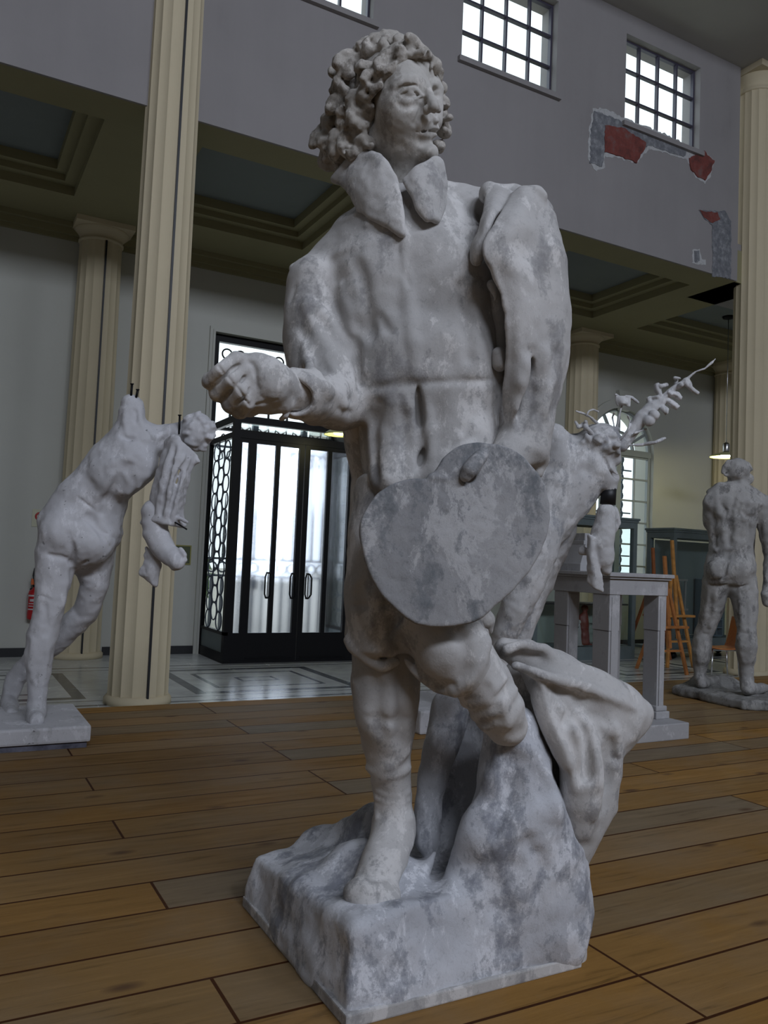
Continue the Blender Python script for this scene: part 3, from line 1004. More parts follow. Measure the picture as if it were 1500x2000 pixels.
# armpit hollow and drag folds
crease([(640, 590, 1.935), (662, 640, 1.905), (682, 668, 1.885), (696, 700, 1.885), (700, 745, 1.89)], 11, 0.015)
crease([(636, 548, 1.96), (650, 585, 1.925), (664, 612, 1.905)], 5, 0.015)
ridge([(603, 590, 1.96), (640, 628, 1.90), (672, 672, 1.875)], 13, 0.016)
ridge([(600, 600, 1.96), (625, 660, 1.885), (672, 730, 1.855), (690, 775, 1.86)], 15, 0.016)
crease([(604, 690, 1.89), (625, 730, 1.86), (650, 760, 1.85), (668, 780, 1.85)], 9, 0.012)
ridge([(598, 668, 1.90), (606, 720, 1.88), (640, 770, 1.86)], 10, 0.016)
ridge([(640, 700, 1.865), (664, 745, 1.85), (676, 770, 1.85)], 11, 0.014)
crease([(690, 660), (700, 690), (706, 730)], 8, 0.01)
crease([(655, 772, 1.84), (680, 782, 1.85), (700, 778, 1.87)], 5, 0.012)
crease([(662, 798, 1.86), (684, 806, 1.87)], 4, 0.012)
ridge([(600, 742, 1.77), (640, 760, 1.80), (672, 790, 1.85)], 7, 0.02)
crease([(568, 590, 1.98), (577, 560, 1.98)], 4)
crease([(585, 640, 1.91), (600, 670, 1.90)], 4)
# front closing, buttons, waist
crease([(783, 455, 1.905), (782, 500, 1.885), (792, 560, 1.87)], 4, 0.010)
ridge([(790, 440, 1.915), (789, 510, 1.88), (797, 580, 1.865), (806, 660, 1.865), (812, 740, 1.875)], 7, 0.02)
crease([(792, 530, 1.87), (800, 560, 1.866)], 3.5, 0.008)
crease([(705, 760, 1.90), (770, 752, 1.875), (820, 748, 1.868), (900, 744, 1.87), (985, 742, 1.92)], 1.6, 0.018)
crease([(700, 640, 1.90), (720, 650, 1.885)], 12, 0.03)
crease([(742, 620, 1.875), (758, 645, 1.865)], 7, 0.02)
crease([(908, 560), (914, 640), (916, 700)], 3, 0.03)
crease([(700, 520), (716, 580), (722, 640)], 4, 0.03)
ridge([(668, 560), (684, 610), (690, 650)], 6, 0.02)
crease([(740, 790), (730, 850), (735, 930)], 4, 0.03)
ridge([(775, 790, 1.868), (770, 860, 1.865), (762, 930, 1.865)], 8, 0.03)
ridge([(790, 770, 1.87), (802, 810, 1.862), (806, 870, 1.855), (800, 930, 1.85)], 9, 0.02)
ridge([(832, 790, 1.868), (838, 830, 1.86), (845, 890, 1.855)], 9, 0.02)
for q in ([(817, 752, .5), (818, 790, .9), (821, 825, 1.1), (824, 845, .5)], [(832, 858, .5), (827, 880, 1), (820, 905, 1.1), (812, 922, .4)]):
    V.stroke(q, 9, 0.005, True, sink=0.1)
    V.stroke(q, 7, 0.004, True, sink=0.9)
crease([(870, 880, 1.86), (895, 866, 1.86), (930, 850, 1.87)], 4, 0.012)
crease([(905, 845, 1.87), (925, 810, 1.875)], 4, 0.014)
for (u, v) in ((768, 432), (762, 446)):
    ridge([(u - 45, v - 6, 1.95), (u, v, 1.93), (u + 6, v + 14, 1.925)], 5, 0.012)
V.noise(0.075, 0.0045, 3).noise(0.028, 0.0022, 4)
V.blur(1)
V.mesh('doublet', M['plaster'], st)

# ---- cape hanging behind the figure (left contour)
V = Vol(*B(640, 780, 800, 1320, 1.95, 2.35), 0.005)
V.etube([E(690, 815, 2.06, 24, .05), E(704, 860, 2.10, 34, .06), E(725, 930, 2.12, 38, .07), E(728, 1010, 2.12, 46, .07), E(728, 1120, 2.12, 50, .075), E(728, 1240, 2.12, 55, .075)], k=0.02)
V.noise(0.06, 0.005, 5).blur(1)
V.mesh('cape', M['plaster'], st)

# ---- breeches
V = Vol(*B(650, 900, 1010, 1400, 1.70, 2.30, 0.04), HV)
V.etube([E(845, 900, 2.06, 125, .14), E(840, 1020, 2.05, 125, .15), E(835, 1130, 2.04, 120, .15), E(830, 1190, 2.04, 105, .13)], k=0.04)
V.etube([E(752, 950, 2.02, 60, .12), E(742, 1080, 1.99, 66, .125), E(738, 1180, 1.97, 66, .125), E(742, 1255, 1.97, 66, .12)], k=0.03)
V.cap([N(840, 1120, 1.98, 90), N(845, 1200, 1.90, 84), N(880, 1262, 1.86, 76), N(908, 1300, 1.86, 60)], k=0.03)
V.cap([N(925, 1190, 1.93, 22), N(948, 1210, 1.93, 18), N(955, 1232, 1.94, 7)], k=0.02)
# hem rolls
ridge([(680, 1250), (705, 1278), (740, 1300), (776, 1292)], 12, 0.014)
ridge([(790, 1285), (812, 1312), (850, 1340), (890, 1352)], 13, 0.014)
ridge([(890, 1352), (922, 1318), (945, 1270), (950, 1232)], 12, 0.014)
crease([(800, 1300), (840, 1326), (886, 1338)], 5, 0.012)
crease([(772, 1120, 1.85), (775, 1200, 1.835), (772, 1262, 1.83)], 11, 0.02)
ridge([(770, 1255, 1.83), (790, 1220, 1.82), (820, 1205, 1.81)], 8, 0.018)
crease([(700, 1150, 1.87), (715, 1220, 1.85), (745, 1262, 1.85)], 7, 0.025)
ridge([(728, 1160, 1.85), (735, 1230, 1.845), (765, 1275, 1.85)], 9, 0.02)
crease([(885, 1215, 1.79), (910, 1265, 1.785), (900, 1320, 1.79)], 6, 0.03)
V.noise(0.07, 0.005, 8).noise(0.025, 0.002, 9).blur(1)
V.mesh('breeches', M['plaster'], st)

# ---- standing leg and foot
V = Vol(*B(650, 1230, 860, 1800, 1.65, 2.15, 0.03), HV)
V.etube([E(752, 1270, 1.99, 66, .09), E(754, 1330, 1.98, 68, .092), E(755, 1400, 1.98, 60, .085), E(757, 1470, 2.00, 46, .07), E(766, 1530, 2.01, 39, .055), E(770, 1580, 2.02, 35, .05), E(768, 1625, 2.02, 40, .06)], k=0.02)
V.cap([N(745, 1390, 1.94, 40)], k=0.04)
V.cap([N(768, 1620, 2.0, 40), N(752, 1680, 1.93, 44), N(730, 1735, 1.86, 42), N(722, 1752, 1.83, 40)], k=0.03)
V.cap([N(690, 1742, 1.83, 18), N(760, 1752, 1.83, 20)], k=0.03)
for i, v in enumerate((1548, 1562, 1575, 1588, 1600)):
    ridge([(734, v - 4, 1.985), (755, v + 3, 1.955), (785, v + 5, 1.955), (803, v - 2, 1.985)], 5, 0.008)
crease([(712, 1400, 1.915), (760, 1410, 1.895), (806, 1404, 1.92)], 4, 0.012)
ridge([(716, 1500, 1.96), (745, 1505, 1.935), (795, 1470, 1.95)], 7, 0.02)
ridge([(728, 1528, 1.965), (760, 1515, 1.945), (800, 1500, 1.97)], 6, 0.02)
crease([(735, 1330, 1.885), (738, 1430, 1.895)], 6, 0.03)
crease([(786, 1320, 1.885), (784, 1450, 1.91)], 5, 0.03)
crease([(700, 1690, 1.85), (712, 1712, 1.80), (740, 1718, 1.79), (772, 1700, 1.84)], 4, 0.015)
V.noise(0.06, 0.004, 10).noise(0.024, 0.002, 11).blur(1)
V.mesh('standing_leg', M['plaster'], st)

# ---- raised leg, calf wrapped in creased stocking
V = Vol(*B(850, 1230, 1040, 1470, 1.70, 2.15, 0.03), HV)
V.cap([N(905, 1285, 1.87, 62), N(942, 1330, 1.88, 57), N(975, 1385, 1.90, 50), N(990, 1415, 1.92, 42)], k=0.02)
V.cap([N(978, 1430, 1.90, 14), N(992, 1436, 1.89, 13), N(1006, 1432, 1.90, 12)], k=0.015)
for a in ([(905, 1375, 1.83), (950, 1368, 1.79), (990, 1325, 1.83)], [(925, 1400, 1.85), (970, 1385, 1.82), (1008, 1345, 1.87)], [(945, 1420, 1.86), (985, 1408, 1.84), (1015, 1375, 1.88)], [(960, 1330, 1.80), (985, 1380, 1.83), (990, 1420, 1.86)]):
    ridge(a, 8, 0.016)
V.cap([N(u, v, d, 5) for u, v, d in [(915, 1392, 1.83), (960, 1378, 1.80), (1000, 1335, 1.84)]], k=0.014, mode='-')
V.noise(0.05, 0.004, 12).noise(0.022, 0.002, 13).blur(1)
V.mesh('raised_leg', M['plaster'], st)

# ---- cloak thrown over the left shoulder and arm
V = Vol(*B(900, 345, 1140, 960, 1.70, 2.25, 0.03), HV)
V.etube([E(1018, 410, 2.02, 46, .085), E(1036, 440, 2.01, 54, .10), E(1048, 520, 2.00, 60, .12), E(1052, 610, 2.0, 62, .125), E(1052, 690, 2.0, 60, .12), E(1042, 770, 1.99, 52, .11), E(1030, 830, 1.97, 44, .095), E(1018, 890, 1.95, 44, .08)], k=0.02)
V.slab([[S(1004, 382, 1.92), S(1030, 376, 1.915), S(1058, 384, 1.95)],
        [S(968, 442, 1.845), S(1012, 440, 1.845), S(1075, 442, 1.945)],
        [S(945, 490, 1.815), S(1000, 490, 1.835), S(1088, 500, 1.945)],
        [S(966, 532, 1.825), S(1020, 540, 1.838), S(1099, 560, 1.945)],
        [S(987, 612, 1.835), S(1030, 620, 1.845), S(1107, 640, 1.955)],
        [S(993, 700, 1.855), S(1030, 700, 1.852), S(1103, 710, 1.965)],
        [S(986, 762, 1.875), S(1025, 770, 1.862), S(1086, 775, 1.945)],
        [S(990, 815, 1.90), S(1022, 822, 1.868), S(1074, 826, 1.935)],
        [S(1000, 862, 1.91), S(1024, 868, 1.875), S(1064, 872, 1.925)]], 0.0085, k=0.009, n=(92, 40))
V.cap([N(1020, 375, 1.93, 10), N(1050, 375, 1.93, 10), N(1060, 384, 1.93, 9), N(1058, 398, 1.93, 6)], k=0.010)
V.cap([N(1062, 412, 1.95, 8), N(1070, 418, 1.95, 6)], k=0.010)
V.slab([[S(955, 366, 1.97), S(975, 370, 1.945), S(992, 378, 1.94)],
        [S(948, 410, 1.91), S(960, 412, 1.882), S(976, 416, 1.90)],
        [S(936, 450, 1.888), S(948, 454, 1.862), S(960, 456, 1.885)],
        [S(924, 480, 1.888), S(934, 486, 1.866), S(944, 486, 1.885)],
        [S(926, 506, 1.895), S(930, 510, 1.885), S(934, 508, 1.89)]], 0.008, k=0.010, n=(44, 20))
V.cap([N(955, 380, 1.99, 20), N(1000, 385, 2.0, 26)], k=0.03)
# gap between the cloak and the chest, lump of bunched cloth inside it
V.cap([N(978, 430, 1.89, 7), N(968, 455, 1.87, 8), N(955, 470, 1.87, 7)], k=0.008, mode='-')
V.cap([N(968, 560, 1.94, 12), N(975, 640, 1.94, 15), N(972, 700, 1.95, 18), N(968, 760, 1.95, 12), N(985, 830, 1.94, 12), N(975, 880, 1.93, 14)], k=0.02)
V.cap([N(960, 555, 1.90, 8), N(968, 580, 1.895, 7), N(965, 600, 1.90, 4)], k=0.01)
V.cap([N(974, 690, 1.89, 14), N(976, 712, 1.89, 13)], k=0.012)
# long folds down the sleeve
ridge([(1062, 690), (1070, 740), (1060, 800)], 9, 0.03)
ridge([(1018, 745), (1034, 712), (1046, 690)], 7, 0.03)
crease([(1052, 690), (1046, 760), (1020, 820)], 4, 0.03)
crease([(1040, 770), (1024, 820), (1000, 866), (986, 884)], 8, 0.025)
crease([(1086, 690), (1078, 735)], 5, 0.025)
# flared end of the sleeve
V.cap([N(1050, 830, 1.93, 26), N(1035, 880, 1.92, 32), N(1000, 890, 1.90, 30)], k=0.02)
V.cap([N(1065, 900, 1.93, 6), N(1060, 914, 1.93, 5), N(1050, 925, 1.93, 12)], k=0.015)
V.cap([N(1010, 870, 1.92, 36), N(985, 905, 1.88, 34), N(960, 930, 1.86, 30)], k=0.03)
V.noise(0.07, 0.0045, 14).noise(0.026, 0.002, 15).blur(1)
V.mesh('cloak', M['plaster'], st)

# ---- palette, with the thumb through its hole
PO = [(837, 930), (848, 921), (853.6, 912.8), (870, 890), (893, 873.6), (923.6, 865), (954, 866), (985, 871), (1013, 885), (1035.6, 907), (1055, 932), (1068, 960), (1073, 997), (1070.6, 1030), (1058, 1072), (1038, 1109), (1010, 1145), (974, 1179), (940, 1207), (901, 1221), (862, 1226), (826, 1222), (798, 1211), (764, 1183), (736, 1151), (716, 1109), (705, 1064), (702, 1030), (711, 1002), (730, 972), (744, 958), (770, 944), (803, 935), (831, 936)]
def pal_d(u, v): return 1.765 + (u - 890) * 0.00010 - (v - 1045) * 0.00016
Vp = Vol(*B(690, 855, 1085, 1240, 1.68, 1.86, 0.02), 0.0034)
pc = S(890, 1045, pal_d(890, 1045))
pa = S(990, 1045, pal_d(990, 1045)) - pc; pb = S(890, 1145, pal_d(890, 1145)) - pc
pu = pa / np.linalg.norm(pa); pb = pb - pu * (pb @ pu); pv = pb / np.linalg.norm(pb); pn = np.cross(pu, pv)
poly = np.array([((S(u, v, pal_d(u, v)) - pc) @ pu, (S(u, v, pal_d(u, v)) - pc) @ pv) for u, v in PO])
poly2 = resample(np.vstack([poly, poly[:1]]), 140, 0)[:-1]
def pal_field(x, y, z):
    qx = (x - pc[0]) * pu[0] + (y - pc[1]) * pu[1] + (z - pc[2]) * pu[2]
    qy = (x - pc[0]) * pv[0] + (y - pc[1]) * pv[1] + (z - pc[2]) * pv[2]
    qz = (x - pc[0]) * pn[0] + (y - pc[1]) * pn[1] + (z - pc[2]) * pn[2]
    near = np.abs(qz) < 0.05
    d2 = np.full(qx.shape, 1e3, np.float32); ins = np.zeros(qx.shape, bool)
    X = qx[near]; Y = qy[near]; dd = np.full(X.shape, 1e3); ii = np.zeros(X.shape, bool)
    for a, b in zip(poly2, np.roll(poly2, -1, 0)):
        e = b - a; t = np.clip(((X - a[0]) * e[0] + (Y - a[1]) * e[1]) / (e @ e), 0, 1)
        dd = np.minimum(dd, (X - a[0] - t * e[0]) ** 2 + (Y - a[1] - t * e[1]) ** 2)
        c = ((a[1] > Y) != (b[1] > Y)) & (X < (b[0] - a[0]) * (Y - a[1]) / (b[1] - a[1] + 1e-12) + a[0])
        ii ^= c
    d2[near] = dd; ins[near] = ii
    s2 = np.sqrt(d2) * np.where(ins, -1, 1)
    th = 0.009
    a = s2 + 0.004; b = np.abs(qz) - th + 0.004
    return np.minimum(np.maximum(a, b), 0) + np.sqrt(np.maximum(a, 0) ** 2 + np.maximum(b, 0) ** 2) - 0.004
Vp.field(pal_field, k=0.001)
hd = pal_d(915, 930)
Vp.cap([N(906, 937, hd - .05, 10), N(928, 928, hd - .05, 11), N(906, 937, hd + .05, 10)], k=0.004, mode='-')
Vp.cap([N(906, 937, hd - .03, 10), N(928, 928, hd + .04, 11)], k=0.004, mode='-')
# lip beside the notch
Vp.cap([N(842, 931, 1.775, 7), N(858, 934, 1.772, 5), N(876, 936, 1.772, 3)], k=0.006)
Vp.noise(0.05, 0.0016, 20).noise(0.015, 0.0012, 21).blur(1)
Vp.mesh('palette', M['plaster_palette'], st)
V = Vol(*B(860, 870, 960, 960, 1.70, 1.90, 0.02), 0.003)
V.cap([N(944, 886, 1.80, 15), N(930, 902, 1.778, 17), N(917, 918, 1.766, 16), N(910, 930, 1.768, 12)], k=0.008)
V.noise(0.03, 0.002, 22).blur(1)
V.mesh('thumb', M['plaster_palette'], st)

# ---- right fist held out
V = Vol(*B(385, 670, 610, 830, 1.52, 1.92, 0.015), 0.0026)
HD = 1.70
V.cap([N(585, 772, 1.80, 36), N(556, 758, 1.765, 38), N(535, 750, 1.735, 42)], k=0.02)
V.cap([N(505, 722, HD + .02, 32), N(520, 750, HD + .02, 42), N(505, 768, HD + .02, 34)], k=0.02)
V.cap([N(478, 705, HD, 17), N(520, 725, HD + .01, 28)], k=0.015)
V.cap([N(552, 786, 1.75, 22), N(528, 792, 1.74, 18), N(500, 796, 1.73, 13)], k=0.012)
fing = [((462, 700), (432, 722), (408, 746), 15), ((478, 722), (450, 742), (425, 768), 17), ((488, 742), (470, 765), (450, 790), 18), ((494, 768), (482, 784), (468, 800), 17)]
for i, (a, b_, c, r) in enumerate(fing):
    dz = HD - .02 + .012 * i
    V.cap([N(*a, dz + .01, r + 1), N(*b_, dz - .025, r), N(*c, dz, r)], k=0.006)
    V.cap([N(*c, dz, r - 1), N(c[0] + 22, c[1] + 16 - 5 * i, dz + .045, r - 3), N(c[0] + 50, c[1] + 8 - 6 * i, dz + .05, r - 4)], k=0.006)
for q in ([(472, 708), (446, 728), (416, 754)], [(485, 730), (462, 752), (436, 778)], [(493, 754), (476, 774), (459, 794)]):
    V.stroke(q, 5, 0.003, True, sink=0.25)
V.stroke([(492, 712), (498, 735), (500, 760), (492, 788)], 4, 0.012, True)
for (u, v) in ((466, 702), (481, 724), (491, 744), (495, 768)):
    d = V.surf(u, v, 1.5, 1.9, HD); V.cap([N(u, v, d + .008, 12)], k=0.012)
for (a, b_, c, r) in fing:
    V.stroke([(b_[0] - 7, b_[1] - 9), (b_[0] + 6, b_[1] + 9)], 2.2, 0.004, True)
V.stroke([(540, 782), (520, 786), (500, 790)], 3, 0.006, True)
V.noise(0.03, 0.0018, 24).noise(0.012, 0.0010, 25)
V.mesh('fist', M['plaster'], st)

# ---- neck and head
V = Vol(*B(690, 70, 880, 470, 1.84, 2.15, 0.03), 0.0023)
V.cap([N(790, 310, 2.03, 50), N(790, 380, 2.05, 50), N(790, 450, 2.05, 60)], k=0.03)
V.cap([N(812, 350, 1.985, 8), N(800, 400, 1.975, 8), N(792, 430, 1.97, 6)], k=0.02)
V.ell(S(766, 178, 2.05), sight(766, 178), (px(74, 2.05), px(82, 2.05), .115), k=0.02)
V.ell(S(790, 218, 1.99), sight(790, 218), (px(58, 2.0), px(90, 2.0), .088), k=0.03)
V.cap([N(744, 272, 2.00, 26), N(790, 298, 1.985, 22), N(828, 303, 1.98, 19)], k=0.03)
V.cap([N(800, 260, 1.98, 42)], k=0.03)
V.cap([N(836, 300, 1.965, 16)], k=0.015)
V.cap([N(783, 222, 1.948, 34)], k=0.04)
V.cap([N(812, 135, 1.995, 40)], k=0.03)
V.cap([N(846, 235, 2.00, 18), N(848, 180, 2.01, 18)], k=0.03)
# brow, socket, eye, lids
def dot(u, v, r, off, k=0.006, cut=False):
    d = V.surf(u, v, 1.6, 2.3, 1.94)
    V.cap([N(u, v, d + off * px(r, d), r)], k=k, mode='-' if cut else '+')
V.stroke([(772, 168), (786, 160), (804, 157), (820, 160), (832, 170)], 7, 0.014)
V.stroke([(782, 182), (798, 180), (816, 182)], 9, 0.014, True, sink=-0.15)
dot(800, 184, 12.5, 0.42, 0.004)
V.stroke([(776, 188), (786, 178), (800, 173), (812, 176), (823, 187)], 4.2, 0.003, sink=-0.1)
V.stroke([(779, 189), (791, 195), (806, 195), (820, 189)], 3.0, 0.004, sink=0.1)
V.stroke([(774, 180), (786, 169), (802, 165), (818, 168)], 2.4, 0.006, True, sink=-0.5)
V.stroke([(780, 187), (789, 182), (800, 179), (811, 181), (819, 187)], 1.9, 0.0015, True, sink=0.1)
V.stroke([(781, 189), (791, 191), (804, 192), (818, 189)], 1.7, 0.0015, True, sink=0.0)
V.stroke([(780, 204), (796, 209), (814, 204)], 3.5, 0.012, True, sink=-0.4)
V.stroke([(842, 164), (852, 164), (858, 172)], 6, 0.012)
dot(851, 181, 8, 0.1, 0.010, True)
dot(853, 183, 7, 0.5, 0.003)
V.stroke([(847, 184), (851, 177), (857, 178)], 2.6, 0.003, sink=0.1)
# nose
V.cap([N(831, 163, 1.938, 8), N(838, 183, 1.918, 8), N(846, 203, 1.900, 9.5), N(849, 210, 1.894, 10)], k=0.012)
V.cap([N(833, 215, 1.906, 8)], k=0.007).cap([N(856, 215, 1.913, 6)], k=0.007)
V.stroke([(834, 221), (840, 222), (844, 220)], 4, 0.002, True, sink=0.5)
V.stroke([(851, 220), (855, 220)], 3, 0.002, True, sink=0.5)
V.stroke([(824, 210), (819, 224), (810, 240)], 4, 0.012, True)
# moustache, lips, chin
V.stroke([(808, 250), (820, 242), (836, 235), (852, 236)], 8.5, 0.007)
V.stroke([(846, 229), (847, 238)], 3, 0.006, True)
V.stroke([(817, 253), (832, 249), (846, 248), (856, 252)], 5.5, 0.005)
V.stroke([(821, 263), (836, 265), (850, 263)], 7, 0.006)
V.stroke([(814, 257), (834, 257), (855, 256)], 3.4, 0.002, True, sink=-0.1)
V.stroke([(824, 277), (838, 279), (850, 277)], 6, 0.014, True)
dot(842, 298, 13, 0.5, 0.014)
V.noise(0.035, 0.0020, 30).noise(0.012, 0.0008, 31)
V.mesh('head', M['plaster_face'], st)

# ---- hair: heavy curls
V = Vol(*B(585, 50, 900, 370, 1.78, 2.30, 0.03), 0.0034)
rg = random.Random(12)
curls = [(690, 130, 30, 2.02), (728, 104, 32, 2.02), (768, 96, 32, 2.00), (803, 103, 28, 1.985), (832, 122, 20, 1.985), (672, 165, 28, 2.03), (668, 205, 26, 2.03), (682, 236, 28, 2.01), (652, 245, 24, 2.06),
         (640, 275, 28, 2.07), (664, 292, 30, 2.03), (694, 284, 28, 2.00), (706, 255, 22, 1.98), (630, 268, 24, 2.10), (642, 312, 24, 2.09), (672, 322, 24, 2.06), (702, 196, 27, 1.98), (724, 150, 28, 1.965), (700, 228, 22, 1.965),
         (712, 300, 18, 1.99), (745, 140, 24, 1.945), (760, 122, 24, 1.95), (722, 176, 20, 1.95), (790, 115, 20, 1.95), (850, 145, 16, 2.0), (860, 170, 14, 2.02), (866, 200, 13, 2.03), (866, 228, 13, 2.04), (866, 258, 14, 2.05), (860, 285, 13, 2.05),
         (740, 90, 20, 2.05), (785, 84, 18, 2.04), (700, 105, 18, 2.05), (655, 140, 16, 2.08), (655, 190, 14, 2.06), (640, 235, 14, 2.07), (720, 215, 16, 1.955), (722, 278, 14, 1.965), (705, 320, 16, 2.02), (660, 265, 18, 2.0)]
curls += [(800, 92, 22, 1.935), (822, 104, 18, 1.935), (775, 108, 24, 1.93), (748, 132, 24, 1.93), (732, 158, 22, 1.935), (840, 118, 13, 1.95), (716, 186, 18, 1.94), (762, 84, 22, 1.97), (726, 92, 22, 1.99), (850, 132, 11, 1.96), (806, 112, 10, 1.925), (760, 142, 12, 1.92)]
for (u, v, r, d) in curls:
    V.cap([N(u, v, d + .014, r * 0.9)], k=0.014)
for (u, v, r, d) in curls:
    n_ = 2 if r > 18 else 1
    for q in range(n_):
        ph = rg.uniform(0, 6.28); R_ = r * rg.uniform(.55, .8); w_ = r * rg.uniform(.34, .48)
        cu, cv = u + rg.uniform(-.35, .35) * r, v + rg.uniform(-.35, .35) * r
        pts = []
        for i in range(7):
            tt = ph + i * 0.72; rr_ = R_ * (1 - .10 * i)
            pts.append(N(cu + rr_ * math.cos(tt), cv + rr_ * math.sin(tt) * .9, d - px(r, d) * .62 + .004 * i, w_ * (1 - .06 * i)))
        V.cap(pts, k=0.008)
for (u, v, r, d) in curls:
    if r >= 20 and rg.random() < .8:
        a = rg.uniform(0, 6.28)
        V.cap([N(u + r * .2 * math.cos(a), v + r * .2 * math.sin(a), d - px(r, d) * 1.0, r * .20), N(u + r * .75 * math.cos(a + .6), v + r * .7 * math.sin(a + .6), d - px(r, d) * .8, r * .16)], k=0.005, mode='-')
V.noise(0.022, 0.005, 33).noise(0.011, 0.0034, 34)
V.mesh('hair', M['plaster_hair'], st)

# ---- wide collar, two wings
V = Vol(*B(625, 285, 900, 480, 1.75, 2.20, 0.03), 0.0034)
V.slab([[S(652, 350, 2.03), S(696, 304, 2.00), S(736, 308, 1.955), S(768, 346, 1.93)],
        [S(668, 358, 2.01), S(704, 345, 1.965), S(745, 355, 1.93), S(778, 385, 1.915)],
        [S(690, 378, 1.985), S(716, 388, 1.945), S(755, 402, 1.915), S(782, 425, 1.905)],
        [S(702, 408, 1.965), S(728, 424, 1.93), S(762, 440, 1.91), S(786, 456, 1.90)]], lambda a, b: 0.010, k=0.008, n=(52, 60))
V.cap([N(656, 350, 2.02, 9), N(678, 326, 2.01, 9), N(700, 306, 1.99, 8), N(738, 310, 1.95, 5), N(768, 346, 1.925, 4)], k=0.012)
V.slab([[S(792, 352, 1.925), S(815, 330, 1.92), S(846, 314, 1.94), S(858, 318, 1.97)],
        [S(798, 364, 1.915), S(820, 352, 1.908), S(850, 345, 1.925), S(866, 348, 1.96)],
        [S(810, 386, 1.908), S(828, 378, 1.902), S(852, 378, 1.92), S(868, 384, 1.955)],
        [S(820, 410, 1.902), S(832, 404, 1.90), S(848, 406, 1.915), S(860, 412, 1.94)],
        [S(834, 428, 1.90), S(838, 427, 1.90), S(844, 426, 1.905), S(850, 428, 1.92)]], lambda a, b: 0.009, k=0.008, n=(52, 52))
V.noise(0.04, 0.004, 36).noise(0.014, 0.0016, 37).blur(1)
V.mesh('collar', M['plaster'], st)

# ---- drapery sliding off the stump on the right
V = Vol(*B(940, 1230, 1300, 1860, 1.70, 2.45, 0.04), 0.0048)
V.cap([N(985, 1268, 1.99, 22), N(1030, 1282, 2.02, 34), N(1080, 1320, 2.03, 48), N(1150, 1355, 2.06, 52), N(1215, 1385, 2.10, 48), N(1248, 1392, 2.12, 26)], k=0.03)
V.cap([N(1080, 1330, 2.03, 50), N(1140, 1400, 2.07, 66), N(1190, 1410, 2.10, 62), N(1222, 1404, 2.11, 42)], k=0.03)
V.cap([N(1252, 1388, 2.11, 22), N(1236, 1418, 2.10, 24), N(1208, 1440, 2.09, 30)], k=0.02)
V.cap([N(1070, 1360, 1.98, 30), N(1100, 1420, 1.97, 40), N(1132, 1490, 1.98, 42), N(1136, 1560, 1.99, 42), N(1128, 1610, 2.0, 36)], k=0.02)
V.cap([N(1176, 1440, 2.05, 40), N(1184, 1510, 2.05, 32), N(1172, 1570, 2.05, 36), N(1140, 1620, 2.04, 36), N(1105, 1660, 2.03, 44)], k=0.03)
V.cap([N(1056, 1345, 1.97, 16), N(1075, 1420, 1.95, 16), N(1110, 1490, 1.94, 15)], k=0.02)
V.cap([N(1146, 1410, 1.99, 14), N(1158, 1470, 1.97, 16), N(1166, 1540, 1.98, 15), N(1150, 1600, 1.99, 12)], k=0.02)
V.cap([N(1010, 1300, 1.94, 11), N(1070, 1326, 1.95, 13), N(1140, 1345, 1.98, 12), N(1215, 1372, 2.03, 12)], k=0.02)
V.cap([N(990, 1270, 1.95, 10), N(1020, 1258, 1.96, 11), N(1058, 1266, 1.98, 12), N(1088, 1292, 2.01, 11), N(1104, 1316, 2.02, 10)], k=0.016)
V.cap([N(1000, 1290, 1.93, 8), N(1022, 1278, 1.93, 8), N(1048, 1282, 1.95, 8)], k=0.012, mode='-')
V.cap([N(1090, 1345, 1.96, 9), N(1120, 1385, 1.955, 12), N(1105, 1410, 1.945, 9)], k=0.02, mode='-')
V.cap([N(1150, 1370, 1.975, 7), N(1180, 1400, 1.985, 8)], k=0.02, mode='-')
V.cap([N(1135, 1405, 1.96, 9), N(1148, 1450, 1.95, 10), N(1146, 1520, 1.94, 9)], k=0.015, mode='-')
V.cap([N(1195, 1450, 2.0, 9), N(1200, 1480, 2.01, 8)], k=0.02, mode='-')
V.cap([N(1040, 1340, 2.16, 60), N(1070, 1440, 2.16, 70), N(1085, 1560, 2.14, 70), N(1070, 1660, 2.10, 70)], k=0.03)
ridge([(1004, 1300), (1050, 1318), (1120, 1338), (1190, 1362), (1240, 1384)], 9, 0.012)
ridge([(1060, 1335), (1078, 1400), (1108, 1470), (1126, 1540)], 10, 0.012)
ridge([(1140, 1392), (1160, 1450), (1170, 1530), (1158, 1600)], 10, 0.012)
ridge([(1180, 1400), (1204, 1430), (1206, 1470)], 9, 0.014)
ridge([(1090, 1350), (1130, 1400), (1150, 1420)], 8, 0.014)
crease([(1075, 1345), (1094, 1400), (1124, 1466), (1136, 1530)], 9, 0.012)
crease([(1120, 1350), (1150, 1392), (1190, 1412)], 8, 0.014)
crease([(1158, 1400), (1182, 1450), (1188, 1520), (1176, 1590)], 8, 0.012)
crease([(1010, 1312), (1060, 1332), (1110, 1352)], 6, 0.010)
# lower fall to the base
V.cap([N(1105, 1650, 2.05, 50), N(1085, 1720, 2.05, 46), N(1085, 1800, 2.04, 52), N(1095, 1850, 2.02, 50)], k=0.04)
V.cap([N(1074, 1690, 1.965, 6), N(1066, 1740, 1.955, 7), N(1076, 1776, 1.95, 6), N(1104, 1800, 1.95, 5)], k=0.010, mode='-')
V.noise(0.08, 0.006, 40).noise(0.03, 0.003, 41).blur(1)
V.mesh('drapery', M['plaster'], st)

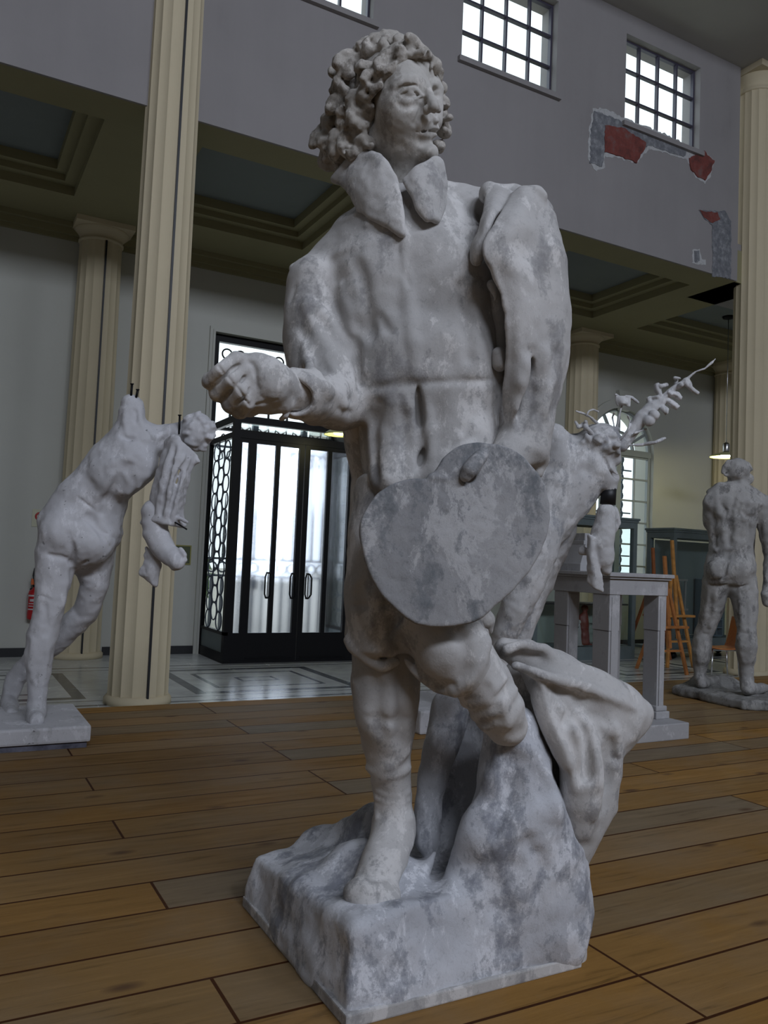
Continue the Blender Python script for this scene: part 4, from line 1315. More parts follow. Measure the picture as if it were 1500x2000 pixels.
# ---- rock stump, back support and base in one cast
V = Vol((0.68, 1.40, -0.012), (1.62, 2.40, 0.90), 0.0058)
bl, bn, br_ = on_z(492, 1805, 0), on_z(690, 2012, 0), on_z(1141, 1897, 0)
ex = np.array([1.0, 0, 0]); ey = np.array([0, 1.0, 0])
bx0, bx1, by0, by1 = 0.775, 1.415, 1.505, 2.16
def base_field(x, y, z):
    # top surface rises toward the stump; sides lean in
    fx = np.clip((x - bx0) / (bx1 - bx0), 0, 1); fy = np.clip((y - by0) / (by1 - by0), 0, 1)
    top = 0.165 + 0.045 * (1 - fy) * (0.5 + 0.5 * fx) + 0.02 * np.exp(-((fx - 0.35) / 0.2) ** 2) - 0.03 * (1 - fx) * fy
    ins = 0.012 + 0.22 * np.clip(z - 0.05, 0, 1)
    dx = np.maximum(bx0 + ins * 0.9 - x, x - (bx1 - ins * 0.55)); dy = np.maximum(by0 + ins * 1.1 - y, y - (by1 - ins * 0.4))
    dz = np.maximum(z - top, -0.004 - z)
    r = 0.018
    a, b, c = dx + r, dy + r, dz + r
    return np.minimum(np.maximum(np.maximum(a, b), c), 0) + np.sqrt(np.maximum(a, 0) ** 2 + np.maximum(b, 0) ** 2 + np.maximum(c, 0) ** 2) - r
V.field(base_field, k=0.01)
# stump
V.cap([N(1000, 1430, 1.99, 56), N(1005, 1500, 1.99, 74), N(1012, 1580, 1.99, 94), N(1020, 1660, 2.02, 112), N(1020, 1740, 2.08, 125)], k=0.09)
V.cap([N(950, 1630, 1.93, 36), N(930, 1690, 1.95, 40), N(890, 1760, 1.95, 40)], k=0.06)
# support of draped cloth behind the standing leg
V.cap([N(880, 1380, 2.16, 40), N(856, 1480, 2.13, 36), N(840, 1560, 2.11, 30), N(832, 1640, 2.10, 26)], k=0.03)
V.cap([N(905, 1400, 2.26, 46), N(895, 1520, 2.28, 66), N(890, 1640, 2.28, 80)], k=0.03)
V.cap([N(852, 1470, 2.085, 10), N(850, 1540, 2.06, 13), N(838, 1600, 2.045, 9)], k=0.02)
V.cap([N(838, 1480, 2.08, 7), N(832, 1560, 2.065, 8), N(826, 1610, 2.05, 7)], k=0.018, mode='-')
# dark hollow between the leg and the stump
V.cap([N(918, 1520, 2.08, 30), N(895, 1600, 2.06, 40), N(868, 1660, 2.02, 36), N(830, 1705, 1.96, 20)], k=0.04, mode='-')
V.cap([N(872, 1660, 1.985, 26), N(845, 1690, 1.96, 22)], k=0.03, mode='-')
V.cap([N(855, 1650, 1.99, 5), N(835, 1700, 1.94, 6), N(815, 1740, 1.90, 5)], k=0.015)
V.stroke([(988, 1452), (962, 1530), (930, 1600), (900, 1690), (880, 1740)], 16, 0.03)
V.stroke([(1040, 1470), (1075, 1540), (1090, 1600)], 14, 0.03)
V.stroke([(1000, 1480), (992, 1560), (960, 1640)], 9, 0.03, True)
V.stroke([(1030, 1640), (1060, 1690), (1050, 1750)], 10, 0.03, True)
# ridge of earth at the back left
V.cap([N(615, 1655, 2.30, 26), N(680, 1630, 2.25, 34), N(735, 1610, 2.18, 40)], k=0.05)
V.cap([N(700, 1700, 2.02, 50), N(760, 1720, 1.95, 60)], k=0.07)
V.noise(0.16, 0.010, 49).noise(0.11, 0.008, 50).noise(0.045, 0.005, 51).noise(0.02, 0.0025, 52).blur(1)
V.mesh('base', M['plaster_base'], st)
# thin strip of the wooden mount under the cast
mbp = MB()
mbp.bbox(bx0 + 0.010, bx1 - 0.004, by0 + 0.008, by1 - 0.01, 0.0, 0.028, 0.004)
mbp.build('plinth_board', M['plaster'], st)
# ================================================================ LEANING NUDE, LEFT
lf = empty('leaning_nude_statue', (0.45, 4.35, 0.0), 'white plaster leaning nude with a cut off raised arm and hanging cloth, at far left', 'statue')
mb = MB()
mb.bbox(-0.75, 0.70, 4.10, 4.70, 0.028, 0.105, 0.012)
mb.build('plinth', M['plaster_white'], lf)
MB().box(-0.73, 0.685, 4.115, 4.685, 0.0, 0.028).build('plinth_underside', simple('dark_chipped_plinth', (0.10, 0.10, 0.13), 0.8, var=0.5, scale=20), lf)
H2 = 0.0062
d0 = 4.18
V = Vol(*B(-60, 745, 430, 1425, 3.88, 4.62, 0.03), H2)
# torso, from the hips to the shoulders
V.etube([E(150, 1070, d0, 68, .15), E(158, 1030, d0, 80, .165), E(176, 985, d0, 68, .145), E(202, 945, d0, 57, .13), E(232, 905, d0, 56, .145), E(258, 872, d0, 50, .14), E(284, 856, d0, 38, .11)], k=0.04, capk=0.8)
V.cap([N(122, 1042, d0 - .10, 42)], k=0.04).cap([N(176, 1060, d0 - .07, 44)], k=0.04)
V.cap([N(225, 930, d0 - .06, 46), N(262, 905, d0 - .05, 46)], k=0.05)
# raised arm, cut below the elbow
V.cap([N(264, 872, d0 - .02, 38), N(258, 830, d0 - .03, 28), N(257, 805, d0 - .03, 25), N(258, 792, d0 - .03, 22)], k=0.03)
# far shoulder, neck, hair
V.cap([N(290, 862, d0, 30), N(322, 852, d0 + .02, 24), N(352, 850, d0 + .01, 26)], k=0.03)
V.ell(S(385, 842, d0), sight(385, 842), (px(32, d0), px(38, d0), .10), k=0.02)
rg = random.Random(5)
for i in range(26):
    a = rg.uniform(0, 6.28); rr = rg.uniform(.2, 1) ** .5
    u, v = 385 + 30 * rr * math.cos(a), 842 + 36 * rr * math.sin(a)
    dd = V.surf(u, v, 3.8, 4.5, d0)
    a2 = rg.uniform(-.6, .6)
    V.cap([N(u - 7 * math.cos(a2), v - 7 * math.sin(a2), dd + .008, 4), N(u, v, dd - .004, 5), N(u + 7 * math.cos(a2), v + 7 * math.sin(a2), dd + .01, 4)], k=0.006)
# near leg
V.cap([N(110, 1080, d0 - .08, 40), N(103, 1140, d0 - .10, 33), N(94, 1200, d0 - .12, 27), N(82, 1240, d0 - .13, 29), N(76, 1290, d0 - .14, 26), N(73, 1345, d0 - .15, 19), N(72, 1385, d0 - .16, 17)], k=0.03)
V.cap([N(72, 1385, d0 - .15, 18), N(70, 1402, d0 - .24, 17), N(72, 1408, d0 - .30, 15)], k=0.02)
# far leg crossing behind
V.cap([N(180, 1085, d0 + .06, 42), N(186, 1140, d0 + .06, 28), N(168, 1195, d0 + .10, 24), N(120, 1240, d0 + .14, 26), N(70, 1285, d0 + .18, 22), N(30, 1325, d0 + .18, 18), N(16, 1368, d0 + .14, 16)], k=0.03)
V.cap([N(18, 1375, d0 + .1, 17), N(22, 1390, d0 + .0, 15), N(24, 1396, d0 - .06, 14)], k=0.02)
# modelling
V.stroke([(96, 1084), (122, 1090), (136, 1096)], 5, 0.012, True)
V.stroke([(136, 1096), (152, 1108), (170, 1094)], 5, 0.012, True)
V.stroke([(134, 1045), (142, 1075), (140, 1100)], 5, 0.02, True)
V.stroke([(200, 1000), (222, 950), (262, 900)], 8, 0.03, True)
V.stroke([(250, 960), (280, 930), (292, 905)], 7, 0.03)
V.stroke([(146, 966), (168, 984), (188, 1000), (186, 1022), (205, 1040), (230, 1056)], 2.6, 0.004, True, sink=-0.2)
V.stroke([(76, 1163), (90, 1166), (100, 1174)], 2.4, 0.004, True, sink=-0.2)
V.stroke([(214, 910), (240, 895), (262, 902)], 7, 0.02)
V.stroke([(262, 800), (270, 812), (264, 825)], 6, 0.012, True)
V.stroke([(236, 850), (252, 858), (276, 852)], 5, 0.014, True)
V.stroke([(268, 858), (296, 856), (324, 846)], 6, 0.02)
V.stroke([(240, 920), (252, 940), (250, 962)], 6, 0.02)
V.stroke([(262, 915), (272, 932), (270, 950)], 6, 0.02)
V.stroke([(216, 930), (206, 952), (186, 976)], 6, 0.02)
V.stroke([(170, 1010), (186, 1022), (204, 1050)], 7, 0.03, True)
V.stroke([(84, 1180), (92, 1215), (88, 1240)], 5, 0.02, True)
V.stroke([(66, 1250), (62, 1290), (66, 1330)], 5, 0.02)
V.stroke([(90, 1250), (92, 1285), (86, 1320)], 5, 0.02)
V.stroke([(130, 1110), (124, 1160), (112, 1200)], 5, 0.02)
V.stroke([(246, 800), (244, 825), (250, 850)], 5, 0.016)
V.stroke([(272, 806), (276, 830), (284, 846)], 5, 0.016)
V.noise(0.05, 0.005, 60).noise(0.022, 0.0025, 61).blur(1)
V.mesh('body', M['plaster_white'], lf)
# hanging cloth cast
V = Vol(*B(270, 845, 400, 1040, 3.85, 4.45, 0.02), 0.0052)
V.slab([[S(328, 862, 4.08), S(342, 855, 4.02), S(360, 872, 4.02), S(382, 892, 4.06)],
        [S(316, 905, 4.05), S(334, 905, 3.99), S(352, 908, 3.99), S(370, 916, 4.05)],
        [S(302, 955, 4.05), S(322, 956, 3.99), S(345, 958, 3.99), S(360, 960, 4.05)],
        [S(292, 1000, 4.06), S(315, 1000, 4.0), S(338, 1002, 4.0), S(352, 1004, 4.06)],
        [S(280, 1020, 4.06), S(308, 1016, 4.0), S(334, 1022, 4.0), S(360, 1026, 4.06)]], 0.016, k=0.012, n=(60, 40))
for a in ([(335, 870), (322, 920), (306, 1000)], [(350, 880), (334, 940), (322, 1010)], [(370, 896), (350, 950), (338, 1014)], [(360, 890), (342, 930), (330, 960)]):
    V.stroke(a, 6, 0.008)
for a in ([(342, 872), (328, 930), (314, 1006)], [(362, 900), (346, 935), (341, 955)], [(352, 920), (336, 980), (330, 1012)]):
    V.stroke(a, 5, 0.005, True, sink=0.1)
V.cap([N(380, 892, 4.06, 4), N(388, 902, 4.05, 3), N(376, 908, 4.06, 4)], k=0.006)
V.cap([N(336, 1018, 4.02, 5), N(350, 1012, 4.0, 4), N(366, 1020, 3.99, 3)], k=0.006)
V.noise(0.03, 0.005, 62).noise(0.013, 0.002, 63).blur(1)
V.mesh('hanging_cloth', M['plaster_white'], lf)
# forearm with fist inside the cloth, and the torn strip below
V = Vol(*B(265, 990, 380, 1160, 3.85, 4.4, 0.02), 0.0048)
V.cap([N(300, 1000, 4.06, 24), N(304, 1040, 4.05, 25), N(318, 1070, 4.03, 23), N(332, 1086, 4.01, 19)], k=0.02)
V.cap([N(340, 1088, 4.0, 20), N(346, 1098, 3.98, 16)], k=0.015)
for i, (a, b_) in enumerate((((352, 1074), (360, 1084)), ((354, 1084), (361, 1094)), ((350, 1094), (354, 1104)), ((340, 1102), (344, 1108)))):
    V.cap([N(*a, 3.985, 6), N(*b_, 3.975, 5.5)], k=0.005)
V.cap([N(328, 1096, 3.98, 7), N(340, 1108, 3.975, 7)], k=0.006)
V.noise(0.03, 0.003, 64).blur(1)
V.mesh('forearm', M['plaster_white'], lf)
V = Vol(*B(265, 1060, 330, 1165, 3.9, 4.3, 0.02), 0.0048)
V.slab([[S(286, 1070, 4.06), S(296, 1080, 4.05), S(306, 1092, 4.05)],
        [S(284, 1100, 4.06), S(296, 1104, 4.04), S(312, 1104, 4.05)],
        [S(274, 1118, 4.06), S(292, 1122, 4.04), S(308, 1122, 4.05)],
        [S(290, 1132, 4.06), S(299, 1140, 4.05), S(304, 1144, 4.05)]], 0.010, k=0.01, n=(30, 20))
V.noise(0.02, 0.005, 65).blur(1)
V.mesh('torn_strip', M['plaster_white'], lf)
for (a, b_) in (((351, 812), (350, 848)), ((258, 751), (256, 776)), ((269, 762), (266, 776))):
    m_ = MB().tube([S(*b_, d0 - .06), S(*a, d0 - .06)], 0.006, 6)
    m_.tube([S(a[0], a[1], d0 - .06), S(a[0], a[1] - 2, d0 - .06)], 0.009, 6)
    m_.build('iron_pin', M['black_metal'], lf)
MB().tube([S(338, 1018, 4.0), S(352, 1026, 3.98), S(365, 1034, 3.97)], 0.004, 6).build('iron_pin', M['black_metal'], lf)

# ================================================================ STRIDING NUDE SEEN FROM BEHIND, RIGHT
rm = empty('standing_nude_statue', (5.32, 4.25, 0.0), 'grey plaster standing male nude seen from behind with legs apart on rough slab', 'statue')
V = Vol((4.86, 3.55, -0.01), (6.15, 5.05, 0.20), 0.0075)
def slab_field(x, y, z):
    # irregular quadrilateral slab
    q = [(5.06, 4.52), (5.02, 3.86), (5.45, 3.62), (6.02, 4.05), (5.85, 4.9)]
    d = None
    for (ax_, ay_), (bx_, by_) in zip(q, q[1:] + q[:1]):
        ex_, ey_ = bx_ - ax_, by_ - ay_; L_ = math.hypot(ex_, ey_)
        dd = -((x - ax_) * ey_ * -1 + (y - ay_) * ex_) / L_
        d = dd if d is None else np.maximum(d, dd)
    a = d + 0.02 + 0 * z; b = np.abs(z - 0.036) - 0.036 + 0.02
    return np.minimum(np.maximum(a, b), 0) + np.sqrt(np.maximum(a, 0) ** 2 + np.maximum(b, 0) ** 2) - 0.02
V.field(slab_field, k=0.01)
V.cap([(5.38, 4.50, 0.055, 0.10), (5.58, 4.42, 0.05, 0.09)], k=0.05)
V.noise(0.12, 0.012, 70).noise(0.04, 0.006, 71).blur(1)
V.mesh('slab', M['plaster_slab'], rm)
d0 = 6.12
V = Vol(*B(1330, 880, 1560, 1365, 5.55, 6.65, 0.04), 0.0072)
LD, RD = 6.25, 5.98
# legs
V.cap([N(1398, 1140, d0 + .03, 27), N(1393, 1180, LD - .06, 22), N(1380, 1225, LD - .02, 17.5), N(1373, 1240, LD, 17.5), N(1371, 1270, LD + .01, 19), N(1368, 1300, LD + .02, 13), N(1367, 1322, LD + .02, 10.5)], k=0.03)
V.cap([N(1366, 1326, LD, 11), N(1370, 1334, LD - .01, 11), N(1384, 1332, LD + .10, 10), N(1398, 1328, LD + .19, 8)], k=0.02)
V.cap([N(1449, 1140, d0 - .02, 29), N(1456, 1180, d0 - .06, 24), N(1458, 1225, RD + .02, 18), N(1458, 1262, RD - .01, 20), N(1458, 1300, RD, 14.5), N(1458, 1328, RD, 12)], k=0.03)
V.cap([N(1458, 1332, RD - .02, 13), N(1460, 1344, RD - .03, 13), N(1476, 1346, RD + .06, 12), N(1494, 1344, RD + .13, 9)], k=0.02)
# hips, waist, back
V.etube([E(1424, 1135, d0, 44, .105), E(1426, 1110, d0, 48, .12), E(1428, 1080, d0, 42, .105), E(1428, 1055, d0, 41, .10), E(1428, 1010, d0, 48, .12), E(1432, 980, d0, 54, .125), E(1440, 962, d0, 44, .10)], k=0.03)
V.cap([N(1403, 1114, d0 - .055, 24)], k=0.045).cap([N(1442, 1110, d0 - .065, 27)], k=0.045)
V.cap([N(1392, 985, d0, 17), N(1386, 1020, d0 + .08, 13)], k=0.03)
V.cap([N(1396, 976, d0, 17), N(1414, 962, d0, 18), N(1440, 955, d0, 20), N(1474, 972, d0, 16), N(1490, 990, d0, 20)], k=0.03)
V.cap([N(1490, 990, d0, 22), N(1500, 1040, d0 - .02, 17), N(1506, 1085, d0, 14), N(1502, 1130, d0 - .05, 11), N(1498, 1158, d0 - .08, 9)], k=0.02)
V.cap([N(1497, 1162, d0 - .09, 10), N(1498, 1178, d0 - .08, 9)], k=0.012)
V.cap([N(1439, 952, d0 + .02, 17), N(1440, 930, d0 + .02, 17)], k=0.02)
V.ell(S(1440, 918, d0 + .02), sight(1440, 918), (px(23, d0), px(24, d0), .105), k=0.02)
V.cap([N(1460, 935, d0 + .04, 11)], k=0.02).cap([N(1417, 912, d0 + .0, 7), N(1412, 922, d0, 4)], k=0.012).cap([N(1460, 908, d0, 6), N(1465, 916, d0, 5)], k=0.01)
# spine, shoulder blades, cleft, back of the knees
V.stroke([(1436, 962), (1426, 1010), (1424, 1060), (1420, 1090)], 5, 0.02, True)
V.stroke([(1420, 1092), (1416, 1115), (1412, 1138)], 5, 0.012, True)
V.stroke([(1385, 1142), (1405, 1146), (1418, 1142)], 4, 0.012, True)
V.stroke([(1424, 1148), (1440, 1148), (1462, 1142)], 4, 0.012, True)
V.stroke([(1400, 972), (1404, 1000), (1412, 1010)], 6, 0.02)
V.stroke([(1464, 980), (1458, 1004), (1448, 1012)], 6, 0.02)
V.stroke([(1450, 1000), (1464, 1012), (1474, 1008)], 5, 0.014, True)
V.stroke([(1412, 1015), (1413, 1050), (1418, 1074)], 5, 0.02)
V.stroke([(1440, 1015), (1438, 1050), (1434, 1074)], 5, 0.02)
V.stroke([(1398, 1076), (1420, 1070), (1445, 1074)], 4, 0.02)
V.stroke([(1480, 1005), (1484, 1030), (1486, 1050)], 4, 0.012, True)
for a in ([(1392, 1150), (1388, 1190), (1380, 1224)], [(1452, 1150), (1456, 1190), (1458, 1224)]):
    V.stroke([(u + 7, v) for u, v in a], 5, 0.02); V.stroke([(u - 7, v) for u, v in a], 5, 0.02)
for a in ([(1366, 1250), (1364, 1275), (1366, 1295)], [(1378, 1250), (1380, 1272), (1374, 1292)], [(1450, 1246), (1448, 1270), (1452, 1292)], [(1466, 1246), (1468, 1270), (1464, 1292)]):
    V.stroke(a, 5, 0.015)
V.stroke([(1372, 1238), (1382, 1240)], 4, 0.01, True)
V.stroke([(1450, 1236), (1464, 1238)], 4, 0.01, True)
V.stroke([(1396, 1010), (1392, 1040), (1398, 1066)], 5, 0.02, True)
V.stroke([(1462, 1020), (1464, 1050), (1458, 1070)], 5, 0.02, True)
V.stroke([(1408, 985), (1420, 1000), (1416, 1012)], 4, 0.012, True)
V.stroke([(1446, 985), (1440, 1000), (1448, 1012)], 4, 0.012, True)
V.stroke([(1420, 925), (1428, 938), (1444, 940)], 4, 0.012, True)
for q in range(14):
    u, v = 1440 + rg.uniform(-20, 20), 912 + rg.uniform(-14, 18)
    V.stroke([(u - 5, v), (u, v - 3), (u + 5, v + 1)], 4, 0.01)
V.noise(0.05, 0.006, 72).noise(0.024, 0.003, 73).blur(1)
V.mesh('body', M['plaster_grey'], rm)
MB().tube([S(1475, 1035, d0 + .12), S(1472, 1075, d0 + .12), S(1474, 1090, d0 + .1)], 0.006, 6).build('casting_seam', M['plaster_white'], rm)

# ================================================================ LEANING NUDE WITH THE BRANCH, CENTRE BACK
cf = empty('branch_nude_statue', (2.75, 4.0, 0.0), 'plaster nude bowed forward behind the painter, leafy branch growing from its head', 'statue')
MB().bbox(2.38, 3.05, 3.86, 4.46, 0.0, 0.13, 0.012).build('plinth', M['plaster_white'], cf)
d0 = 4.22
V = Vol(*B(930, 820, 1230, 1500, 3.85, 4.75, 0.03), 0.0062)
V.etube([E(1048, 1050, d0, 46, .14), E(1062, 1005, d0, 58, .15), E(1080, 950, d0, 62, .15), E(1104, 905, d0, 58, .14), E(1128, 888, d0, 44, .12)], k=0.04, capk=0.8)
V.cap([N(1092, 900, d0 - .04, 36), N(1088, 862, d0 - .05, 28), N(1084, 848, d0 - .05, 22)], k=0.03)
V.cap([N(1118, 890, d0, 34), N(1145, 893, d0, 36), N(1168, 890, d0 - .02, 30)], k=0.03)
V.cap([N(1150, 925, d0 - .02, 40), N(1120, 965, d0, 44)], k=0.04)
V.cap([N(1160, 905, d0 - .04, 36), N(1184, 936, d0 - .05, 24), N(1189, 950, d0 - .05, 17)], k=0.025)
V.cap([N(1098, 990, d0, 42), N(1080, 1020, d0, 38)], k=0.04)
# hair and bowed head
V.ell(S(1172, 866, d0 - .02), sight(1172, 866), (px(42, d0), px(40, d0), .12), k=0.02)
V.cap([N(1196, 880, d0 - .05, 16), N(1204, 898, d0 - .05, 12)], k=0.02)
V.cap([N(1150, 868, d0 - .04, 26)], k=0.02)
for i in range(20):
    u, v = 1172 + rg.uniform(-34, 34), 862 + rg.uniform(-26, 26)
    dd = V.surf(u, v, 3.8, 4.5, d0)
    a2 = rg.uniform(-1.2, 1.2)
    V.cap([N(u - 8 * math.cos(a2), v - 8 * math.sin(a2), dd + .008, 4), N(u, v, dd - .003, 5), N(u + 8 * math.cos(a2), v + 8 * math.sin(a2), dd + .008, 4)], k=0.006)
# broken jaw, rough edges
V.stroke([(1180, 896), (1188, 915), (1204, 930), (1212, 928)], 5, 0.005, True, sink=0.2)
V.cap([N(1192, 912, d0 - .10, 3), N(1204, 926, d0 - .11, 3), N(1214, 928, d0 - .11, 3), N(1208, 944, d0 - .10, 3)], k=0.004)
# legs
V.cap([N(1052, 1040, d0 - .08, 46), N(1042, 1100, d0 - .10, 40), N(1010, 1180, d0 - .10, 32), N(985, 1240, d0 - .08, 25), N(975, 1300, d0 - .06, 26), N(960, 1390, d0 - .02, 17), N(955, 1420, d0 + .02, 14)], k=0.03)
V.cap([N(1090, 1035, d0 + .10, 36), N(1066, 1100, d0 + .12, 30), N(1030, 1200, d0 + .14, 24), N(1010, 1260, d0 + .16, 22), N(985, 1340, d0 + .2, 20), N(965, 1395, d0 + .22, 14)], k=0.025)
V.cap([N(957, 1425, d0 + .0, 14), N(972, 1432, d0 - .08, 13)], k=0.02).cap([N(962, 1400, d0 + .2, 14), N(978, 1406, d0 + .12, 12)], k=0.02)
V.stroke([(1078, 862), (1092, 852), (1104, 846)], 2.5, 0.004, True)
V.stroke([(1112, 858), (1116, 866)], 2.5, 0.004, True)
V.noise(0.055, 0.006, 80).noise(0.024, 0.0028, 81).blur(1)
V.mesh('body', M['plaster_pale'], cf)
V = Vol(*B(1130, 965, 1225, 1170, 3.85, 4.4, 0.02), 0.005)
V.cap([N(1184, 999, d0 - .06, 18), N(1181, 1030, d0 - .06, 22), N(1174, 1058, d0 - .06, 24), N(1178, 1090, d0 - .06, 21), N(1184, 1112, d0 - .06, 12)], k=0.02)
V.cap([N(1201, 995, d0 - .05, 6), N(1207, 1022, d0 - .05, 6), N(1200, 1036, d0 - .05, 5)], k=0.01)
V.slab([[S(1150, 1046, d0 - .08), S(1156, 1050, d0 - .10), S(1166, 1055, d0 - .09)],
        [S(1149, 1080, d0 - .08), S(1156, 1085, d0 - .11), S(1164, 1090, d0 - .09)],
        [S(1150, 1112, d0 - .08), S(1160, 1120, d0 - .11), S(1172, 1120, d0 - .09)],
        [S(1150, 1136, d0 - .08), S(1162, 1146, d0 - .10), S(1176, 1155, d0 - .09)]], 0.010, k=0.01, n=(40, 16))
V.cap([N(1138, 1076, d0 - .02, 9), N(1146, 1078, d0 - .03, 7)], k=0.006)
V.cap([N(1160, 1085, d0 - .13, 2.5), N(1168, 1105, d0 - .13, 2.5), N(1174, 1116, d0 - .12, 2.5)], k=0.004, mode='-')
V.noise(0.03, 0.004, 82).noise(0.014, 0.002, 83).blur(1)
V.mesh('hanging_arm', M['plaster_pale'], cf)
MB().tube([S(1190, 950, d0 - .05), S(1187, 985, d0 - .06)], [0.038, 0.040], 14).build('dark_arm_gap', M['black'], cf)  # black plug paints in the dark open gap of the broken arm
# the branch: stem, knobs, leaves, twigs
bd = 4.15
V = Vol(*B(1115, 695, 1405, 900, 3.95, 4.4, 0.03), 0.0045)
V.cap([N(1216, 872, bd, 11), N(1236, 842, bd, 12), N(1254, 815, bd, 14), N(1274, 796, bd, 13), N(1296, 780, bd, 9), N(1312, 762, bd, 6), N(1330, 748, bd, 4), N(1344, 738, bd, 2.6), N(1358, 726, bd, 2), N(1376, 720, bd, 2.2), N(1386, 712, bd, 2.6), N(1397, 701, bd, 1.8)], k=0.01)
V.cap([N(1268, 822, bd - .04, 11), N(1265, 820, bd - .03, 11)], k=0.004).cap([N(1277, 811, bd - .04, 11)], k=0.004).cap([N(1294, 798, bd - .03, 5), N(1299, 804, bd - .03, 4)], k=0.006)
V.cap([N(1338, 744, bd, 5), N(1344, 754, bd, 4), N(1354, 762, bd, 5), N(1361, 768, bd, 3.5)], k=0.006)
for tw in ([(1270, 795, 5), (1272, 785, 4.5), (1284, 776, 4), (1268, 778, 3)], [(1290, 778, 4), (1284, 762, 4), (1290, 754, 4.5), (1302, 752, 4)], [(1288, 770, 3), (1280, 758, 3.4)], [(1318, 756, 4), (1322, 742, 3), (1318, 738, 3), (1328, 739, 2.6)],
           [(1310, 770, 3), (1322, 775, 5), (1328, 776, 2.2)], [(1304, 778, 3), (1312, 786, 5.5), (1318, 792, 2)], [(1322, 755, 5), (1330, 752, 5)],
           [(1200, 860, 3), (1212, 800, 2.4), (1216, 786, 2.6), (1222, 774, 3), (1234, 777, 3.4), (1246, 786, 3)], [(1216, 778, 2), (1204, 771, 2), (1202, 771, 2)], [(1196, 860, 2.4), (1200, 835, 2), (1196, 815, 1.8), (1200, 806, 1.6)],
           [(1180, 850, 3), (1168, 828, 3), (1152, 814, 2.6), (1140, 808, 2.6), (1125, 803, 2)], [(1146, 811, 2), (1150, 803, 2), (1158, 800, 2), (1168, 804, 2)], [(1160, 850, 4), (1148, 838, 5), (1140, 830, 6), (1130, 834, 4), (1124, 824, 2.4)], [(1146, 838, 5), (1144, 824, 3.4)],
           [(1215, 870, 3), (1240, 846, 2.2), (1262, 838, 2)], [(1230, 870, 2), (1256, 868, 3.4), (1280, 864, 3.6), (1298, 856, 3)], [(1205, 865, 2.4), (1228, 838, 2), (1230, 822, 1.6), (1226, 812, 1.5)]):
    V.cap([N(u, v, bd + rg.uniform(-.05, .05), r) for u, v, r in tw], k=0.006)
for (a, b_, c, r) in (((1300, 780), (1312, 788), (1324, 796), 8), ((1306, 766), (1322, 772), (1330, 778), 7), ((1290, 772), (1284, 760), (1282, 750), 8), ((1318, 760), (1328, 752), (1336, 750), 7), ((1276, 800), (1270, 786), (1266, 776), 8), ((1292, 792), (1300, 800), (1302, 808), 6), ((1344, 742), (1352, 760), (1364, 768), 5)):
    q = np.array([[*a], [*b_], [*c]], float); n_ = q[2] - q[0]; n_ = np.array([-n_[1], n_[0]]) / np.linalg.norm(n_)
    zz = rg.uniform(-.03, .01)
    V.slab([[S(*(q[0] - n_ * r * .3), bd + zz), S(*q[0], bd + zz - .01), S(*(q[0] + n_ * r * .3), bd + zz)],
            [S(*(q[1] - n_ * r * .8), bd + zz + .01), S(*q[1], bd + zz - .012), S(*(q[1] + n_ * r * .8), bd + zz + .01)],
            [S(*(q[2] - n_ * r * .4), bd + zz), S(*q[2], bd + zz - .006), S(*(q[2] + n_ * r * .5), bd + zz)]], 0.0045, k=0.004, n=(16, 14))
V.noise(0.02, 0.0022, 84)
V.mesh('branch', M['plaster_pale'], cf)
V = Vol(*B(1195, 770, 1240, 805, 4.0, 4.3, 0.02), 0.0045)
V.slab([[S(1203, 774, bd), S(1216, 775, bd - .01), S(1230, 777, bd)], [S(1204, 784, bd), S(1217, 786, bd - .02), S(1230, 786, bd)], [S(1207, 792, bd), S(1217, 790, bd), S(1229, 793, bd)]], 0.006, k=0.006, n=(14, 16))
V.noise(0.02, 0.002, 85)
V.mesh('broad_leaf', M['plaster_pale'], cf)
# ================================================================ WHITE PLASTER PEDESTAL TABLE
pt = empty('pedestal_table', (3.55, 3.62, 0), 'white square plaster table on tall moulded legs and slab, behind the drapery', 'table')
MB().bbox(3.20, 3.84, 3.30, 3.98, 0.0, 0.092, 0.006).build('slab', M['plaster_clean'], pt)
TX0, TX1, TY0, TY1 = 3.34, 3.80, 3.44, 3.92
mb = MB(); mb.bbox(TX0, TX1, TY0, TY1, 0.805, 0.895, 0.003).bbox(TX0 - .014, TX1 + .014, TY0 - .014, TY1 + .014, 0.895, 0.908, 0.003).bbox(TX0 - .026, TX1 + .026, TY0 - .026, TY1 + .026, 0.908, 0.93, 0.004)
mb.build('tabletop', M['plaster_clean'], pt)
for (x0, x1, y0, y1) in ((TX0 + .005, TX0 + .085, TY0 + .005, TY0 + .14), (TX0 + .005, TX0 + .10, TY1 - .125, TY1 - .005), (TX1 - .07, TX1 - .005, TY0 + .005, TY0 + .12), (TX1 - .12, TX1 - .005, TY1 - .12, TY1 - .005)):
    mb = MB()
    mb.bbox(x0, x1, y0, y1, 0.60, 0.805, 0.003).bbox(x0 + .003, x1 - .003, y0 + .003, y1 - .003, 0.15, 0.598, 0.003)
    mb.bbox(x0 + .016, x1 - .016, y0 - .004, y1 + .004, 0.16, 0.79, 0.002)
    mb.bbox(x0 - .022, x1 + .022, y0 - .022, y1 + .022, 0.092, 0.135, 0.006).bbox(x0 - .012, x1 + .012, y0 - .012, y1 + .012, 0.135, 0.165, 0.008)
    mb.build('leg', M['plaster_clean'], pt)
